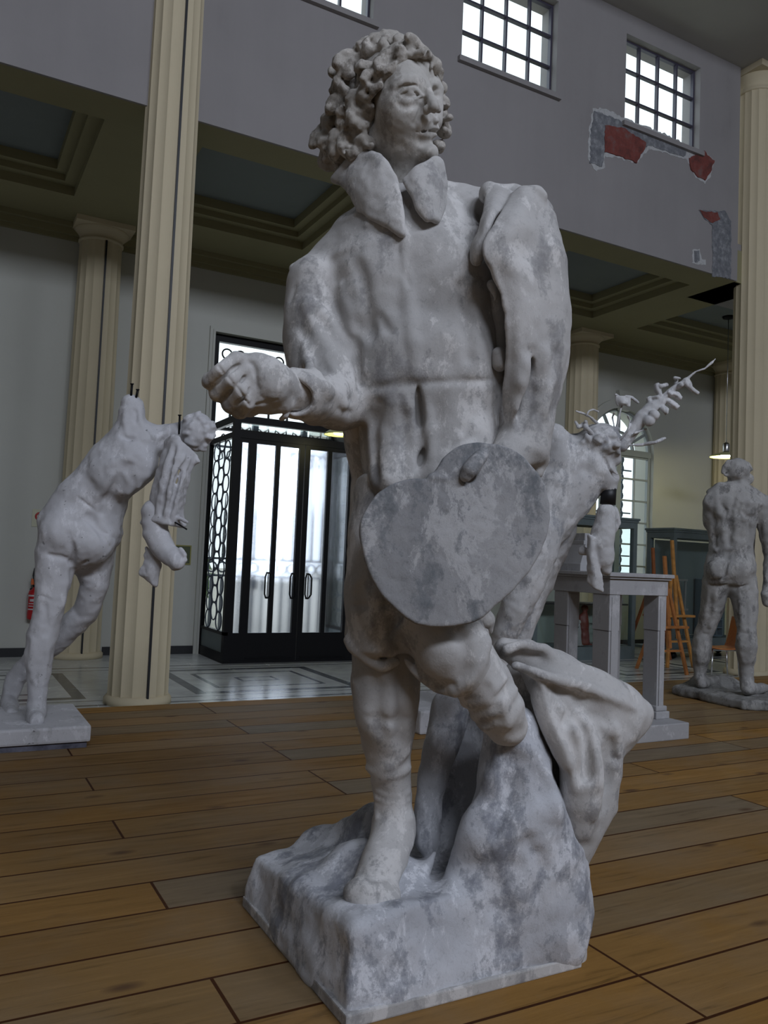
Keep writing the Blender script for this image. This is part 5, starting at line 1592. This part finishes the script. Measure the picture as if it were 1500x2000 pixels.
# stepped plaster model standing on the table
sm = empty('stepped_block', (3.46, 3.80, 0.93), 'small white stepped plaster block on the square white table', 'plaster model')
MB().bbox(3.37, 3.62, 3.72, 3.90, 0.93, 0.975, 0.003).build('foot_slab', M['plaster_clean'], sm)
MB().prism([(3.385, 0.975), (3.605, 0.975), (3.575, 1.09), (3.42, 1.09)], 'y', 3.735, 3.885).build('sloped_block', M['plaster_clean'], sm)
MB().bbox(3.42, 3.575, 3.75, 3.87, 1.09, 1.115, 0.003).bbox(3.44, 3.555, 3.765, 3.855, 1.115, 1.16, 0.003).build('crown', M['plaster_clean'], sm)

# ================================================================ GLAZED ENTRANCE LOBBY
VX0, VX1, VY, VZ = 3.13, 5.03, 9.70, 2.66
vb = empty('entrance_lobby', (4.08, 10.2, FL), 'black steel glazed entrance lobby standing out from the doorway', 'doorway')
f = MB()
for x in (VX0, VX1 - 0.085): f.box(x, x + 0.085, VY, VY + 0.085, FL, VZ)
f.box(VX0, VX1, VY, VY + 0.07, VZ - 0.09, VZ).box(VX0, VX1, VY, VY + 0.07, 2.38, 2.47).box(VX0, VX1, VY, VY + 0.07, FL, FL + 0.03)
for x in (VX0, VX1 - 0.05):
    f.box(x, x + 0.05, VY, YB + 0.1, VZ - 0.09, VZ).box(x, x + 0.05, VY, YB + 0.1, 2.38, 2.45).box(x, x + 0.05, VY, YB + 0.1, FL, FL + 0.12).box(x, x + 0.05, YB - 0.05, YB + 0.05, FL, VZ)
    f.box(x, x + 0.05, VY, YB, -0.06, -0.02)
f.build('frame', M['black_metal'], vb)
roof = MB().box(VX0, VX1, VY + 0.07, YB, VZ - 0.02, VZ - 0.012).build('roof_pane', M['glass'], vb)
for x in (VX0 + 0.02, VX1 - 0.03):
    MB().box(x, x + 0.008, VY + 0.085, YB - 0.05, -0.02, 2.38).build('side_pane', M['glass'], vb)
    MB().box(x - 0.004, x + 0.012, VY + 0.085, YB - 0.05, FL + 0.12, -0.06).build('side_panel', M['grey_frame'], vb)
for (xa, xb) in ((VX0 + .085, VX1 - .085),):
    MB().box(xa, xb, VY + 0.03, VY + 0.036, 2.47, VZ - 0.09).build('transom_pane', M['glass'], vb)
# sidelights and leaves: (x0, x1, stile width, handle side)
leaves = [(VX0 + .085, 3.365, 0.0, 0), (3.365, 4.085, 0.07, 1), (4.095, 4.80, 0.07, -1), (4.80, VX1 - .085, 0.0, 0)]
for i, (xa, xb, st_, hs) in enumerate(leaves):
    mb = MB()
    w_ = st_ if st_ else 0.03
    mb.box(xa, xa + w_, VY + .01, VY + .06, FL + .03, 2.38).box(xb - w_, xb, VY + .01, VY + .06, FL + .03, 2.38)
    mb.box(xa, xb, VY + .01, VY + .06, FL + .03, -0.03 if st_ else -0.03).box(xa, xb, VY + .01, VY + .06, 2.33, 2.38)
    xm = (xa + xb) / 2
    if st_: mb.box(xm - .03, xm + .03, VY + .015, VY + .055, -0.03, 2.33)
    if st_: mb.box(xa + .05, xb - .05, VY - .002, VY + .012, FL + .06, FL + .072)
    leaf = mb.build('door_leaf' if st_ else 'sidelight', M['black_metal'], vb)
    MB().box(xa + w_, xb - w_, VY + .030, VY + .038, -0.03, 2.33).build('pane', M['glass_frost'], leaf)
    if hs:
        for hx in ([xb - .10, xm - .075] if hs > 0 else [xa + .10]):
            h = MB()
            for sx in (-.042, .042):
                h.tube([(hx + sx * .4, VY - .03, 0.41), (hx + sx, VY - .05, 0.46), (hx + sx, VY - .05, 0.67), (hx + sx * .4, VY - .03, 0.72)], 0.011, 6)
            h.tube([(hx, VY - .035, 0.41), (hx, VY - .035, 0.72)], 0.006, 6)
            h.box(hx - .012, hx + .012, VY - .04, VY + .01, 0.40, 0.42).box(hx - .012, hx + .012, VY - .04, VY + .01, 0.71, 0.73)
            h.build('pull_handle', M['black_metal'], leaf)
for x in (VX0 + .012, VX1 - .012):
    g = MB()
    for k in range(11):
        for yy in (9.98, 10.20, 10.42):
            g.ring((x, yy, .10 + k * .215 + (.107 if yy == 10.20 else 0)), (1, 0, 0), .116, .009, 14, 5)
    g.build('scroll_lattice', M['iron'], vb)
# fanlight in the door opening above the lobby
fl_ = MB()
fl_.box(DX0, DX0 + .09, YB + .06, YB + .14, FL, DZ).box(DX1 - .09, DX1, YB + .06, YB + .14, FL, DZ).box(DX0, DX1, YB + .06, YB + .14, DZ - .10, DZ).box(DX0, DX1, YB + .06, YB + .14, VZ - .04, VZ + .03)
fl_.box(DX0, DX1, YB + .06, YB + .12, 3.36, 3.40)
for i in range(9):
    fl_.ring((DX0 + .22 + i * .19, YB + .10, 3.68), (0, 1, 0), .07, .012, 16, 5)
for x in (3.42, 3.70, 3.98, 4.26, 4.54, 4.80): fl_.box(x - .012, x + .012, YB + .08, YB + .11, VZ, 3.36)
fr_ = struct('door_1', fl_, M['black_metal'])
MB().box(DX0 + .09, DX1 - .09, YB + .10, YB + .106, VZ + .03, DZ - .10).build('fanlight_pane', M['glass'], fr_)

# ---- outside: terrace, iron gate, trees
struct('ground_terrace', MB().box(-25, 45, YB + .42, 70, FL - 0.12, FL - 0.03), simple('pale_gravel', (0.42, 0.40, 0.35), 0.9, var=0.15, scale=30))
gt = empty('iron_gate', (4.1, 12.2, FL), 'blue grey wrought iron gate seen through the glazed lobby', 'gate')
GY = 12.2
for k, x in enumerate((2.62, 3.40, 4.27, 5.10, 5.9)):
    MB().box(x - .045, x + .045, GY - .04, GY + .04, FL - .03, 2.95).build('gate_post', M['iron'], gt)
g = MB()
for z in (0.60, 0.86, 2.58, 2.86): MB().box(2.62, 5.9, GY - .015, GY + .015, z - .016, z + .016).build('gate_rail', M['iron'], gt)
g = MB()
for i in range(20):
    x = 2.70 + i * .165
    g.ring((x, GY, 0.73), (0, 1, 0), .075, .014, 16, 5)
g.build('ring_frieze', M['iron'], gt)
g = MB()
for i in range(11):
    x = 2.75 + i * .30
    for sx in (-1, 1):
        g.tube([(x + sx * .02, GY, 2.56), (x + sx * .10, GY, 2.50), (x + sx * .12, GY, 2.40), (x + sx * .06, GY, 2.36), (x + sx * .05, GY, 2.44)], .014, 5)
g.build('scroll_frieze', M['iron'], gt)
for i in range(20):
    x = 2.70 + i * .165
    if min(abs(x - q) for q in (2.62, 3.40, 4.27, 5.10, 5.9)) < .05: continue
    b = MB(); b.tube([(x, GY, FL), (x, GY, 0.60)], .022, 6); b.tube([(x, GY, 0.86), (x, GY, 1.55), (x, GY, 1.85)], [.021, .018, .005], 6)
    b.build('gate_bar', M['iron'], gt)
g = MB().box(4.20, 4.42, GY - .06, GY - .02, 0.40, 0.56); g.build('gate_lock', M['iron'], gt)
# grille in front of the left side pane
gr = MB()
def foliage(name, c, r, col, label, seed):
    root = empty(name, (c[0], c[1], FL), label, 'tree', 'trees beyond the gate')
    rgx = random.Random(seed)
    MB().tube([(c[0], c[1], FL - .05), (c[0] + .1, c[1], c[2])], [.16, .09], 8).build('trunk', simple(name + '_bark', (.12, .09, .06), .9), root)
    mbx = MB()
    for i in range(2600):
        while True:
            p = np.array([rgx.uniform(-1, 1) for _ in range(3)])
            if .25 < np.linalg.norm(p) < 1: break
        p = p * r * (0.75 + .25 * math.sin(5 * p[0] + 3 * p[2])) + np.array(c)
        a = np.array([rgx.gauss(0, 1) for _ in range(3)]); a /= np.linalg.norm(a)
        b = np.cross(a, [rgx.gauss(0, 1) for _ in range(3)]); b /= np.linalg.norm(b)
        s_ = rgx.uniform(.07, .13)
        mbx.add([p - a * s_, p + b * s_ * .5, p + a * s_, p - b * s_ * .5], [(0, 1, 2, 3)])
    mbx.build('foliage', simple(name + '_leaf', col, .7, var=.4, scale=3), root)
foliage('garden_tree', (4.0, 15.6, 0.9), np.array([0.75, 1.2, 1.35]), (.10, .17, .05), 'leafy green shrub beyond the gate, seen through the left side pane', 3)

# ================================================================ ARCHED WINDOW
aw = MB()
yw = YB + 0.05
e = 0.05
aw.box(AX - AR, AX - AR + e, yw, yw + .06, ASILL, ASP).box(AX + AR - e, AX + AR, yw, yw + .06, ASILL, ASP).box(AX - AR, AX + AR, yw, yw + .06, ASILL, ASILL + .06)
aw.box(AX - AR, AX + AR, yw - .02, yw + .08, ASP - .06, ASP + .05)
aw.box(AX - .055, AX + .055, yw - .01, yw + .07, ASILL, ASP)
for sx in (-1, 1):
    x = AX + sx * (AR / 2 + .02); aw.box(x - .010, x + .010, yw + .01, yw + .05, ASILL, ASP)
    for k in range(1, 7):
        z = ASILL + (ASP - ASILL) * k / 6.2; aw.box(min(AX, AX + sx * AR), max(AX, AX + sx * AR), yw + .01, yw + .05, z - .014, z + .014)
def arc_bar(mb, R0_, R1_, t0, t1, n):
    for i in range(n):
        a, b = t0 + (t1 - t0) * i / n, t0 + (t1 - t0) * (i + 1) / n
        q = [(AX + r * math.cos(tt), ASP + r * math.sin(tt)) for r, tt in ((R0_, a), (R1_, a), (R1_, b), (R0_, b))]
        mb.prism(q, 'y', yw, yw + .06)
arc_bar(aw, AR - .05, AR, 0, math.pi, 24); arc_bar(aw, .34, .375, 0, math.pi, 16)
for k in range(1, 6):
    a = math.pi * k / 6
    aw.bar((AX + .36 * math.cos(a), yw + .03, ASP + .36 * math.sin(a)), (AX + (AR - .02) * math.cos(a), yw + .03, ASP + (AR - .02) * math.sin(a)), .035, .05)
wn = struct('window_8', aw, M['win_frame'])
gp = [(AX + (AR - .02) * math.cos(math.pi * i / 20), ASP + (AR - .02) * math.sin(math.pi * i / 20)) for i in range(21)]
MB().prism([(AX + AR - .02, ASILL + .02)] + gp + [(AX - AR + .02, ASILL + .02)], 'y', yw + .028, yw + .034).build('window_pane', M['glass'], wn)
ig = empty('window_grille', (AX, YB + .5, ASILL), 'blue wrought iron scroll grille outside the arched window', 'grille')
g = MB()
for x in (AX - .62, AX - .12, AX + .42, AX + .52): g.box(x - .012, x + .012, YB + .48, YB + .50, .1, 3.4)
for z in (.5, 1.2, 2.0, 2.8): g.box(AX - .75, AX + .75, YB + .48, YB + .50, z - .012, z + .012)
g.build('bar_frame', M['iron'], ig)
for xo in (.47,):
    g = MB()
    for k in range(16):
        g.ring((AX + xo, YB + .49, .45 + k * .17), (0, 1, 0), .084, .012, 12, 5)
    g.build('scroll_panel', M['iron'], ig)

# ================================================================ PENDANT LAMPS
def m_emit(name, col, s):
    m = bpy.data.materials.new(name); m.use_nodes = True
    b = m.node_tree.nodes['Principled BSDF']
    b.inputs['Base Color'].default_value = (*col, 1); b.inputs['Emission Color'].default_value = (*col, 1); b.inputs['Emission Strength'].default_value = s
    return m
M['shade'] = simple('lamp_enamel', (0.62, 0.62, 0.30), 0.5)
M['chrome'] = simple('chrome', (0.6, 0.6, 0.6), 0.25, metal=1.0)
M['bulb'] = m_emit('lit_bulb', (1.0, 0.97, 0.66), 60.0)
M['bulb_dim'] = m_emit('dim_bulb', (0.95, 1.0, 0.35), 9.0)
def pendant(c, r, top, bulb, power, label):
    x, y, z = c
    root = empty('pendant_lamp', (x, y, z), label, 'lamp', 'pendant lamps of the aisle')
    vs = [(r, 0), (r * .98, .015), (r * .72, .05), (r * .35, .075), (.05, .085), (.05, .075), (r * .33, .065), (r * .70, .042), (r * .96, .006)]
    mb = MB(); n = 32; V_ = []; F_ = []
    for (q, h) in vs:
        V_ += [(x + q * math.cos(2 * math.pi * k / n), y + q * math.sin(2 * math.pi * k / n), z + h) for k in range(n)]
    for i in range(len(vs)):
        j = (i + 1) % len(vs)
        for k in range(n):
            k2 = (k + 1) % n; F_.append((i * n + k, i * n + k2, j * n + k2, j * n + k))
    mb.add(V_, F_, True); mb.build('shade', M['shade'], root)
    MB().lathe((x, y, z + .08), [(.05, 0), (.055, .02), (.055, .13), (.045, .15), (.012, .17)], 16).build('lamp_holder', M['chrome'], root)
    MB().tube([(x, y, z + .25), (x, y, top)], .007, 6).build('cord', M['chrome'], root)
    MB().lathe((x, y, top - .05), [(.02, 0), (.09, .02), (.10, .05)], 16).build('ceiling_rose', M['black_metal'], root)
    MB().lathe((x, y, z + .0), [(.03, 0), (.075, .01), (.085, .03), (.06, .055), (.03, .07)], 16).build('bulb', bulb, root)
    ld = bpy.data.lights.new('lamp_light', 'POINT'); ld.energy = power; ld.color = (1.0, .93, .55); ld.shadow_soft_size = .05
    lo = bpy.data.objects.new('lamp_light', ld); COL.objects.link(lo); lo.location = (x, y, z - .055); lo.parent = root; lo.matrix_parent_inverse = world_of(root).inverted()
    return root
p = on_y(1418, 893, 9.1)
pendant(p, .26, ZS + .28, M['bulb'], 24, 'lit dish pendant lamp on thin cord hanging above the striding nude')
p = on_y(664, 850, 9.1)
pendant(p, .20, ZS + .28, M['bulb_dim'], 6, 'yellow green dish pendant lamp half hidden behind the painter\'s elbow')

# ================================================================ SAFETY SIGNS, EXTINGUISHER
fx = empty('fire_extinguisher', (1.07, YB - .09, 0.05), 'red fire extinguisher with black hose hung on the white wall at far left', 'extinguisher')
M['red'] = simple('red_enamel', (0.42, 0.012, 0.015), 0.3)
M['label_white'] = simple('label_print', (0.55, 0.5, 0.5), 0.5)
ex_, ey_ = 1.07, YB - .09
MB().lathe((ex_, ey_, 0.05), [(.05, 0), (.072, .01), (.075, .03), (.075, .30), (.065, .345), (.03, .37), (.022, .39)], 24).build('cylinder', M['red'], fx)
lb = MB()
for (z0, z1, a0, a1) in ((.12, .135, 3.6, 5.2), (.16, .17, 3.7, 5.0), (.19, .20, 3.7, 5.0), (.22, .25, 3.9, 4.8), (.28, .30, 3.5, 5.0), (.10, .30, 3.42, 3.52)):
    for i in range(8):
        a, b = a0 + (a1 - a0) * i / 8, a0 + (a1 - a0) * (i + 1) / 8
        lb.add([(ex_ + .0762 * math.cos(t_), ey_ + .0762 * math.sin(t_), .05 + z) for (t_, z) in ((a, z0), (b, z0), (b, z1), (a, z1))], [(0, 1, 2, 3)])
lb.build('printed_label', M['label_white'], fx)
MB().lathe((ex_, ey_, 0.44), [(.024, 0), (.03, .01), (.03, .05), (.02, .06)], 16).box(ex_ - .02, ex_ + .02, ey_ - .10, ey_ + .02, .49, .505).box(ex_ - .015, ex_ + .015, ey_ - .12, ey_, .52, .535).build('valve_handle', M['black_metal'], fx)
MB().box(ex_ - .05, ex_ - .005, ey_ - .035, ey_ + .01, .47, .54).build('orange_tag', simple('orange_plastic', (.65, .13, .02), .5), fx)
MB().tube([(ex_ - .01, ey_ - .03, .50), (ex_ - .03, ey_ - .03, .58), (ex_ - .02, ey_ - .03, .66), (ex_ + .05, ey_ - .03, .71), (ex_ + .12, ey_ - .03, .70), (ex_ + .14, ey_ - .03, .60), (ex_ + .12, ey_ - .02, .35)], .012, 8).build('hose', M['black'], fx)
MB().box(ex_ - .05, ex_ + .05, ey_ + .06, YB, .30, .42).build('wall_bracket', M['black_metal'], fx)
sg = empty('alarm_sign', (1.10, YB, 1.15), 'small pale square sign with a red ring symbol above the extinguisher', 'sign')
c = on_y(77, 1012, YB)
MB().box(c[0] - .085, c[0] + .085, YB - .008, YB, c[2] - .105, c[2] + .105).build('plate', simple('pale_sign_plate', (.50, .50, .36), .5), sg)
MB().ring((c[0], YB - .012, c[2] + .02), (0, 1, 0), .042, .011, 24, 6).box(c[0] - .024, c[0] + .024, YB - .018, YB - .008, c[2] - .06, c[2] - .025).box(c[0] - .012, c[0] + .012, YB - .018, YB - .008, c[2] - .072, c[2] - .06).build('ring_symbol', M['red'], sg)
ep = empty('wall_plaque', (2.84, YB, .90), 'small olive framed plaque on the white wall left of the doorway', 'plaque')
MB().box(2.745, 2.945, YB - .01, YB, .785, 1.01).build('panel', simple('dark_olive_panel', (.07, .085, .035), .4), ep)
f = MB()
for (a, b, c_, d) in ((2.73, 2.745, .77, 1.025), (2.945, 2.96, .77, 1.025), (2.73, 2.96, .77, .785), (2.73, 2.96, 1.01, 1.025)): f.box(a, b, YB - .016, YB, c_, d)
f.build('frame', simple('olive_gold_frame', (.28, .26, .07), .5), ep)

# ================================================================ DISPLAY CASES
def vitrine(name, x0, x1, y0, y1, z0, z1, label, skirt=0.14, posts=(), shelf=None, trolley=False):
    root = empty(name, ((x0 + x1) / 2, (y0 + y1) / 2, FL), label, 'display case')
    mb = MB(); w = .075
    for x in (x0, x1 - w) :
        for y in (y0, y1 - w): mb.box(x, x + w, y, y + w, z0 + skirt, z1)
    for x in posts: mb.box(x - .04, x + .04, y0, y0 + w, z0 + skirt, z1)
    for (ya, yb) in ((y0, y0 + w), (y1 - w, y1)): mb.box(x0, x1, ya, yb, z1 - .12, z1).box(x0, x1, ya, yb, z0 + skirt, z0 + skirt + .05)
    for (xa, xb) in ((x0, x0 + w), (x1 - w, x1)): mb.box(xa, xb, y0, y1, z1 - .12, z1).box(xa, xb, y0, y1, z0 + skirt, z0 + skirt + .05)
    mb.build('frame', M['grey_frame'], root)
    MB().bbox(x0 - .03, x1 + .03, y0 - .03, y1 + .03, z1, z1 + .035, .008).bbox(x0 - .015, x1 + .015, y0 - .015, y1 + .015, z1 - .03, z1, .004).build('cornice', M['grey_frame'], root)
    MB().box(x0, x1, y0, y1, z0, z0 + skirt).build('plinth_box', M['grey_frame'], root)
    MB().box(x0 + w, x1 - w, y0 + .03, y0 + .036, z0 + skirt + .05, z1 - .12).build('front_pane', M['glass'], root)
    for x in (x0 + .03, x1 - .036): MB().box(x, x + .006, y0 + w, y1 - w, z0 + skirt + .05, z1 - .12).build('side_pane', M['glass'], root)
    if shelf is not None: MB().box(x0 + w, x1 - w, y0 + .08, y1 - .08, shelf, shelf + .025).build('shelf', M['black'], root)
    return root
VB0, VB1 = 9.15, 9.70
v1 = vitrine('display_case', 7.45, 9.42, VB0, VB1, FL, 1.70, 'long grey glazed display case seen between the legs of the white table', posts=(on_y(1107, 1200, 9.15)[0],), shelf=0.40)
MB().box(7.53, 9.34, VB1 - .03, VB1 - .02, -0.2, 0.40).build('back_panel', simple('pale_green_panel', (.33, .38, .34), .6), v1)
v2 = vitrine('display_case', 10.10, 11.9, 9.05, 9.60, -0.24, 1.60, 'tall grey glazed display case on a castor trolley behind the striding nude', skirt=.10)
tr = empty('castor_trolley', (11.0, 9.3, FL), 'low grey trolley on round castors under the tall display case', 'trolley')
MB().bbox(9.98, 12.0, 8.93, 9.72, -0.285, -0.24, .006).build('deck', M['grey_frame'], tr)
for (x, y) in ((10.14, 9.06), (11.84, 9.06), (10.14, 9.60), (11.84, 9.60)):
    mb = MB(); mb.lathe((x, y, FL), [(.02, 0), (.055, .02), (.065, .05), (.05, .085), (.03, .116)], 16); mb.build('castor', M['black_metal'], tr)
MB().box(10.2, 11.8, 9.52, 9.53, -0.08, 1.45).build('back_panel', simple('grey_back_panel', (.20, .24, .25), .5), v2)
# small things shown in the cases
def figurine(name, x, y, z, h, mat, label, cat='figurine', arm=False):
    root = empty(name, (x, y, z), label, cat)
    b = Vol((x - .2 * h - .05, y - .2 * h - .05, z - .01), (x + .45 * h, y + .25 * h, z + h * 1.05), h / 46)
    b.cap([(x, y, z + .06 * h, .16 * h), (x, y, z + .30 * h, .13 * h), (x, y, z + .55 * h, .12 * h), (x, y, z + .70 * h, .10 * h)], k=.03 * h)
    b.cap([(x + .01, y, z + .88 * h, .085 * h)], k=.05 * h)
    if arm: b.cap([(x, y, z + .68 * h, .06 * h), (x - .16 * h, y - .05, z + .72 * h, .045 * h)], k=.03 * h)
    else: b.cap([(x - .1 * h, y, z + .68 * h, .06 * h), (x - .15 * h, y, z + .45 * h, .05 * h)], k=.03 * h)
    b.noise(.08 * h, .012 * h, 7)
    b.mesh('figure', mat, root)
    MB().bbox(x - .15 * h, x + .15 * h, y - .15 * h, y + .15 * h, z - .0, z + .04 * h, .004).build('foot', mat, root)
p = on_y(1139, 1262, 9.45)
figurine('red_figurine', p[0], 9.45, -0.21, .62, simple('red_brown_clay', (.17, .03, .025), .5), 'dark red clay figurine inside the long display case')
p = on_y(1133, 1270, 9.28)
figurine('white_figurine', p[0] + .02, 9.36, -0.21, .40, M['plaster_clean'], 'small white plaster figurine reaching out, inside the long display case', arm=True)
p = on_y(1196, 1275, 9.4)
mo = empty('folding_stand', (p[0], 9.4, -.21), 'dark folding metal stand on the floor of the long display case', 'stand')
MB().bar((p[0] - .30, 9.4, -.20), (p[0] + .12, 9.4, .20), .02, .02).bar((p[0] + .12, 9.42, .20), (p[0] - .35, 9.42, .20), .03, .02).bar((p[0] - .3, 9.38, .05), (p[0] + .05, 9.38, .18), .03, .02).build('bars', M['black_metal'], mo)
for k, u in enumerate((1197, 1211)):
    p = on_y(u, 1186, 9.35)
    b = empty('specimen_jar', (p[0], 9.35, .425), ('dark' if k == 0 else 'tiny pale') + ' jar on the shelf of the long display case', 'jar')
    MB().lathe((p[0], 9.35, .428), [(.03, 0), (.045, .01), (.045, .10 - .04 * k), (.03, .12 - .04 * k), (.03, .13 - .04 * k)], 14).build('body', M['black_metal'] if k == 0 else M['plaster_clean'], b)
# white rods built as a glass reflection; grey pigeonhole rack in the tall case
ar = empty('reflected_stand', (10.5, 9.3, -.1), 'white rods inside the tall display case standing in for a reflection in its glass', 'reflection stand-in')
W = M['plaster_clean']
MB().box(10.28, 10.72, 9.28, 9.34, 0.33, .36).build('cross_bar', W, ar)
MB().box(10.30, 10.70, 9.28, 9.34, .80, .835).build('cross_bar', W, ar)
for x in (10.32, 10.52, 10.66):
    MB().tube([(x, 9.31, -.09), (x + .02, 9.31, .82)], .018, 8).build('upright', W, ar)
MB().tube([(10.36, 9.31, 1.30), (10.46, 9.31, .83)], .016, 8).build('strut', W, ar)
rk = empty('pigeonhole_rack', (11.35, 9.35, -.09), 'blue grey pigeonhole rack inside the tall display case between the nude\'s legs', 'rack')
mb = MB(); mb.box(11.1, 11.55, 9.46, 9.48, -.085, .85)
for k in range(8): mb.box(11.1, 11.55, 9.28, 9.47, -.085 + k * .13, -.07 + k * .13)
for x in (11.1, 11.25, 11.40, 11.54): mb.box(x, x + .012, 9.28, 9.47, -.085, .84)
mb.build('cells', simple('blue_grey_paint', (.16, .21, .27), .6), rk)

# ================================================================ EASELS, CHAIR
def m_wood(name, col): return simple(name, col, .5, var=.25, scale=12)
woods = [m_wood('varnished_pine', (.52, .24, .06)), m_wood('red_brown_beech', (.34, .11, .035)), m_wood('orange_beech', (.45, .17, .045))]
def easel(x, y, h, wood, label, lean=.10, rz=0.0):
    root = empty('easel', (x, y, FL), label, 'easel', 'wooden studio easels')
    ca, sa = math.cos(rz), math.sin(rz)
    def q(a, b, z): return (x + a * ca - b * sa, y + a * sa + b * ca, FL + z)
    for s_ in (-1, 1):
        MB().bar(q(s_ * .26, -.10, 0), q(s_ * .05, lean * .6, h * .72), .045, .03).build('front_leg', wood, root)
    MB().bar(q(0, .55, 0), q(0, .06, h * .72), .04, .03).build('rear_leg', wood, root)
    MB().bar(q(0, -.05, h * .22), q(0, lean, h), .05, .028).build('mast', wood, root)
    MB().bar(q(-.28, -.06, h * .40), q(.28, -.06, h * .40), .09, .03).build('tray', wood, root)
    MB().bar(q(-.20, -.05, h * .20), q(.20, -.05, h * .20), .05, .025).build('cross_bar', wood, root)
    return root
pe = on_y(1308, 1262, 9.0)
easel(on_y(1308, 1262, 8.4)[0], 8.3, 1.80, woods[0], 'tallest light pine easel in the stack beside the tall display case')
easel(9.66, 9.00, 1.70, woods[1], 'red brown easel behind the tallest pine easel, beside the tall display case', .06, .06)
easel(on_y(1297, 1262, 7.75)[0], 7.70, 1.55, woods[2], 'shorter orange easel nearest the white table, partly hidden behind it', .08, -.05)
ch = S(1409, 1282, 10.35)
cr = empty('side_chair', (ch[0], ch[1], FL), 'orange plywood chair with thin chrome legs behind the striding nude', 'chair', rz=0.0)
cx, cy = ch[0], ch[1]
sd = np.array([.55, -.83, 0]); fd = np.array([.83, .55, 0])      # chair seen from its left side
def cp(a, b, z): return np.array([cx, cy, FL]) + sd * 0 + np.array([RT[0], RT[1], 0]) / np.linalg.norm(RT[:2]) * a + np.array([FW[0], FW[1], 0]) / np.linalg.norm(FW[:2]) * b + np.array([0, 0, z])
V = Vol(np.array([cx - .4, cy - .4, FL + .3]), np.array([cx + .4, cy + .4, FL + .95]), .009)
V.slab([[cp(-.22, -.19, .43), cp(-.22, .19, .43)], [cp(-.05, -.19, .41), cp(-.05, .19, .41)], [cp(.12, -.19, .42), cp(.12, .19, .42)]], .011, k=.006, n=(40, 40))
V.slab([[cp(.12, -.18, .42), cp(.12, .18, .42)], [cp(.16, -.18, .55), cp(.16, .18, .55)], [cp(.20, -.16, .80), cp(.20, .16, .80)]], .011, k=.006, n=(44, 40))
V.mesh('shell', simple('orange_plywood', (.42, .13, .02), .4, var=.15, scale=5), cr)
for (a, b) in ((-.18, -.17), (-.18, .17), (.13, -.17), (.13, .17)):
    MB().tube([cp(a, b, .41), cp(a * 1.15 + .01, b * 1.05, 0)], .011, 8).build('leg', M['chrome'], cr)
MB().tube([cp(-.18, -.17, .40), cp(.13, -.17, .40)], .010, 8).tube([cp(-.18, .17, .40), cp(.13, .17, .40)], .010, 8).tube([cp(-.18, -.17, .40), cp(-.18, .17, .40)], .010, 8).build('seat_rail', M['chrome'], cr)
POW_FRONT = [360, 430, 350, 40]; POW_CLER = 5; POW_ARCH = 6; POW_DOOR = 90; EXPO = -0.42
# ================================================================ CAMERA, LIGHT
cd = bpy.data.cameras.new('camera'); cam = bpy.data.objects.new('camera', cd); COL.objects.link(cam)
cd.sensor_fit = 'VERTICAL'; cd.sensor_height = 36.0; cd.lens = 36.0 * F0 / 2000.0
cd.clip_start = 0.05; cd.clip_end = 300
mt = Matrix([[RT[i], UP[i], -FW[i], CAM[i]] for i in range(3)] + [[0, 0, 0, 1]])
cam.matrix_world = mt
scn.camera = cam

wd = bpy.data.worlds.new('sky'); scn.world = wd; wd.use_nodes = True
nt = wd.node_tree; bg = nt.nodes['Background']
bg.inputs['Color'].default_value = (0.86, 0.93, 1.0, 1); bg.inputs['Strength'].default_value = 2.3


def area(name, loc, target, sx, sy, power, col):
    ld = bpy.data.lights.new(name, 'AREA'); ld.shape = 'RECTANGLE'; ld.size = sx; ld.size_y = sy
    ld.energy = power; ld.color = col
    o = bpy.data.objects.new(name, ld); COL.objects.link(o)
    o.location = loc
    d = Vector(target) - Vector(loc)
    o.rotation_euler = d.to_track_quat('-Z', 'Y').to_euler()
    return o


# daylight through the high windows of the wall behind the camera
for i, (xa, xb) in enumerate(fw):
    area('window_daylight', ((xa + xb) / 2, YR - 0.05, (FZ0 + FZ1) / 2), ((xa + xb) / 2, 0, (FZ0 + FZ1) / 2 - 4.5), xb - xa, FZ1 - FZ0, POW_FRONT[i], (0.76, 0.825, 0.97))
# sky over the aisle roof, through the clerestory
for i, (xa, xb) in enumerate(wins):
    area('window_daylight', ((xa + xb) / 2, YG + 0.55, (WZ0 + WZ1) / 2), ((xa + xb) / 2, 0, (WZ0 + WZ1) / 2 - 2.5), xb - xa, WZ1 - WZ0, POW_CLER, (0.72, 0.83, 1.0))
# daylight at the arched window and at the glazed doorway
area('window_daylight', (AX, YB + 0.55, 2.2), (AX, 0, 1.2), 1.5, 3.0, POW_ARCH, (0.85, 0.92, 1.0))
area('window_daylight', (4.08, YB + 2.6, 2.2), (4.08, 0, 0.6), 3.2, 3.4, POW_DOOR, (0.85, 0.92, 1.0))

scn.view_settings.view_transform = 'Standard'
scn.view_settings.look = 'None'
scn.view_settings.gamma = 1.0
scn.view_settings.use_curve_mapping = False
scn.view_settings.exposure = EXPO
scn.cycles.use_denoising = True
scn.cycles.max_bounces = 8
scn.cycles.diffuse_bounces = 4
scn.cycles.transparent_max_bounces = 16
scn.cycles.sample_clamp_indirect = 6.0
scn.cycles.caustics_reflective = False
scn.cycles.caustics_refractive = False
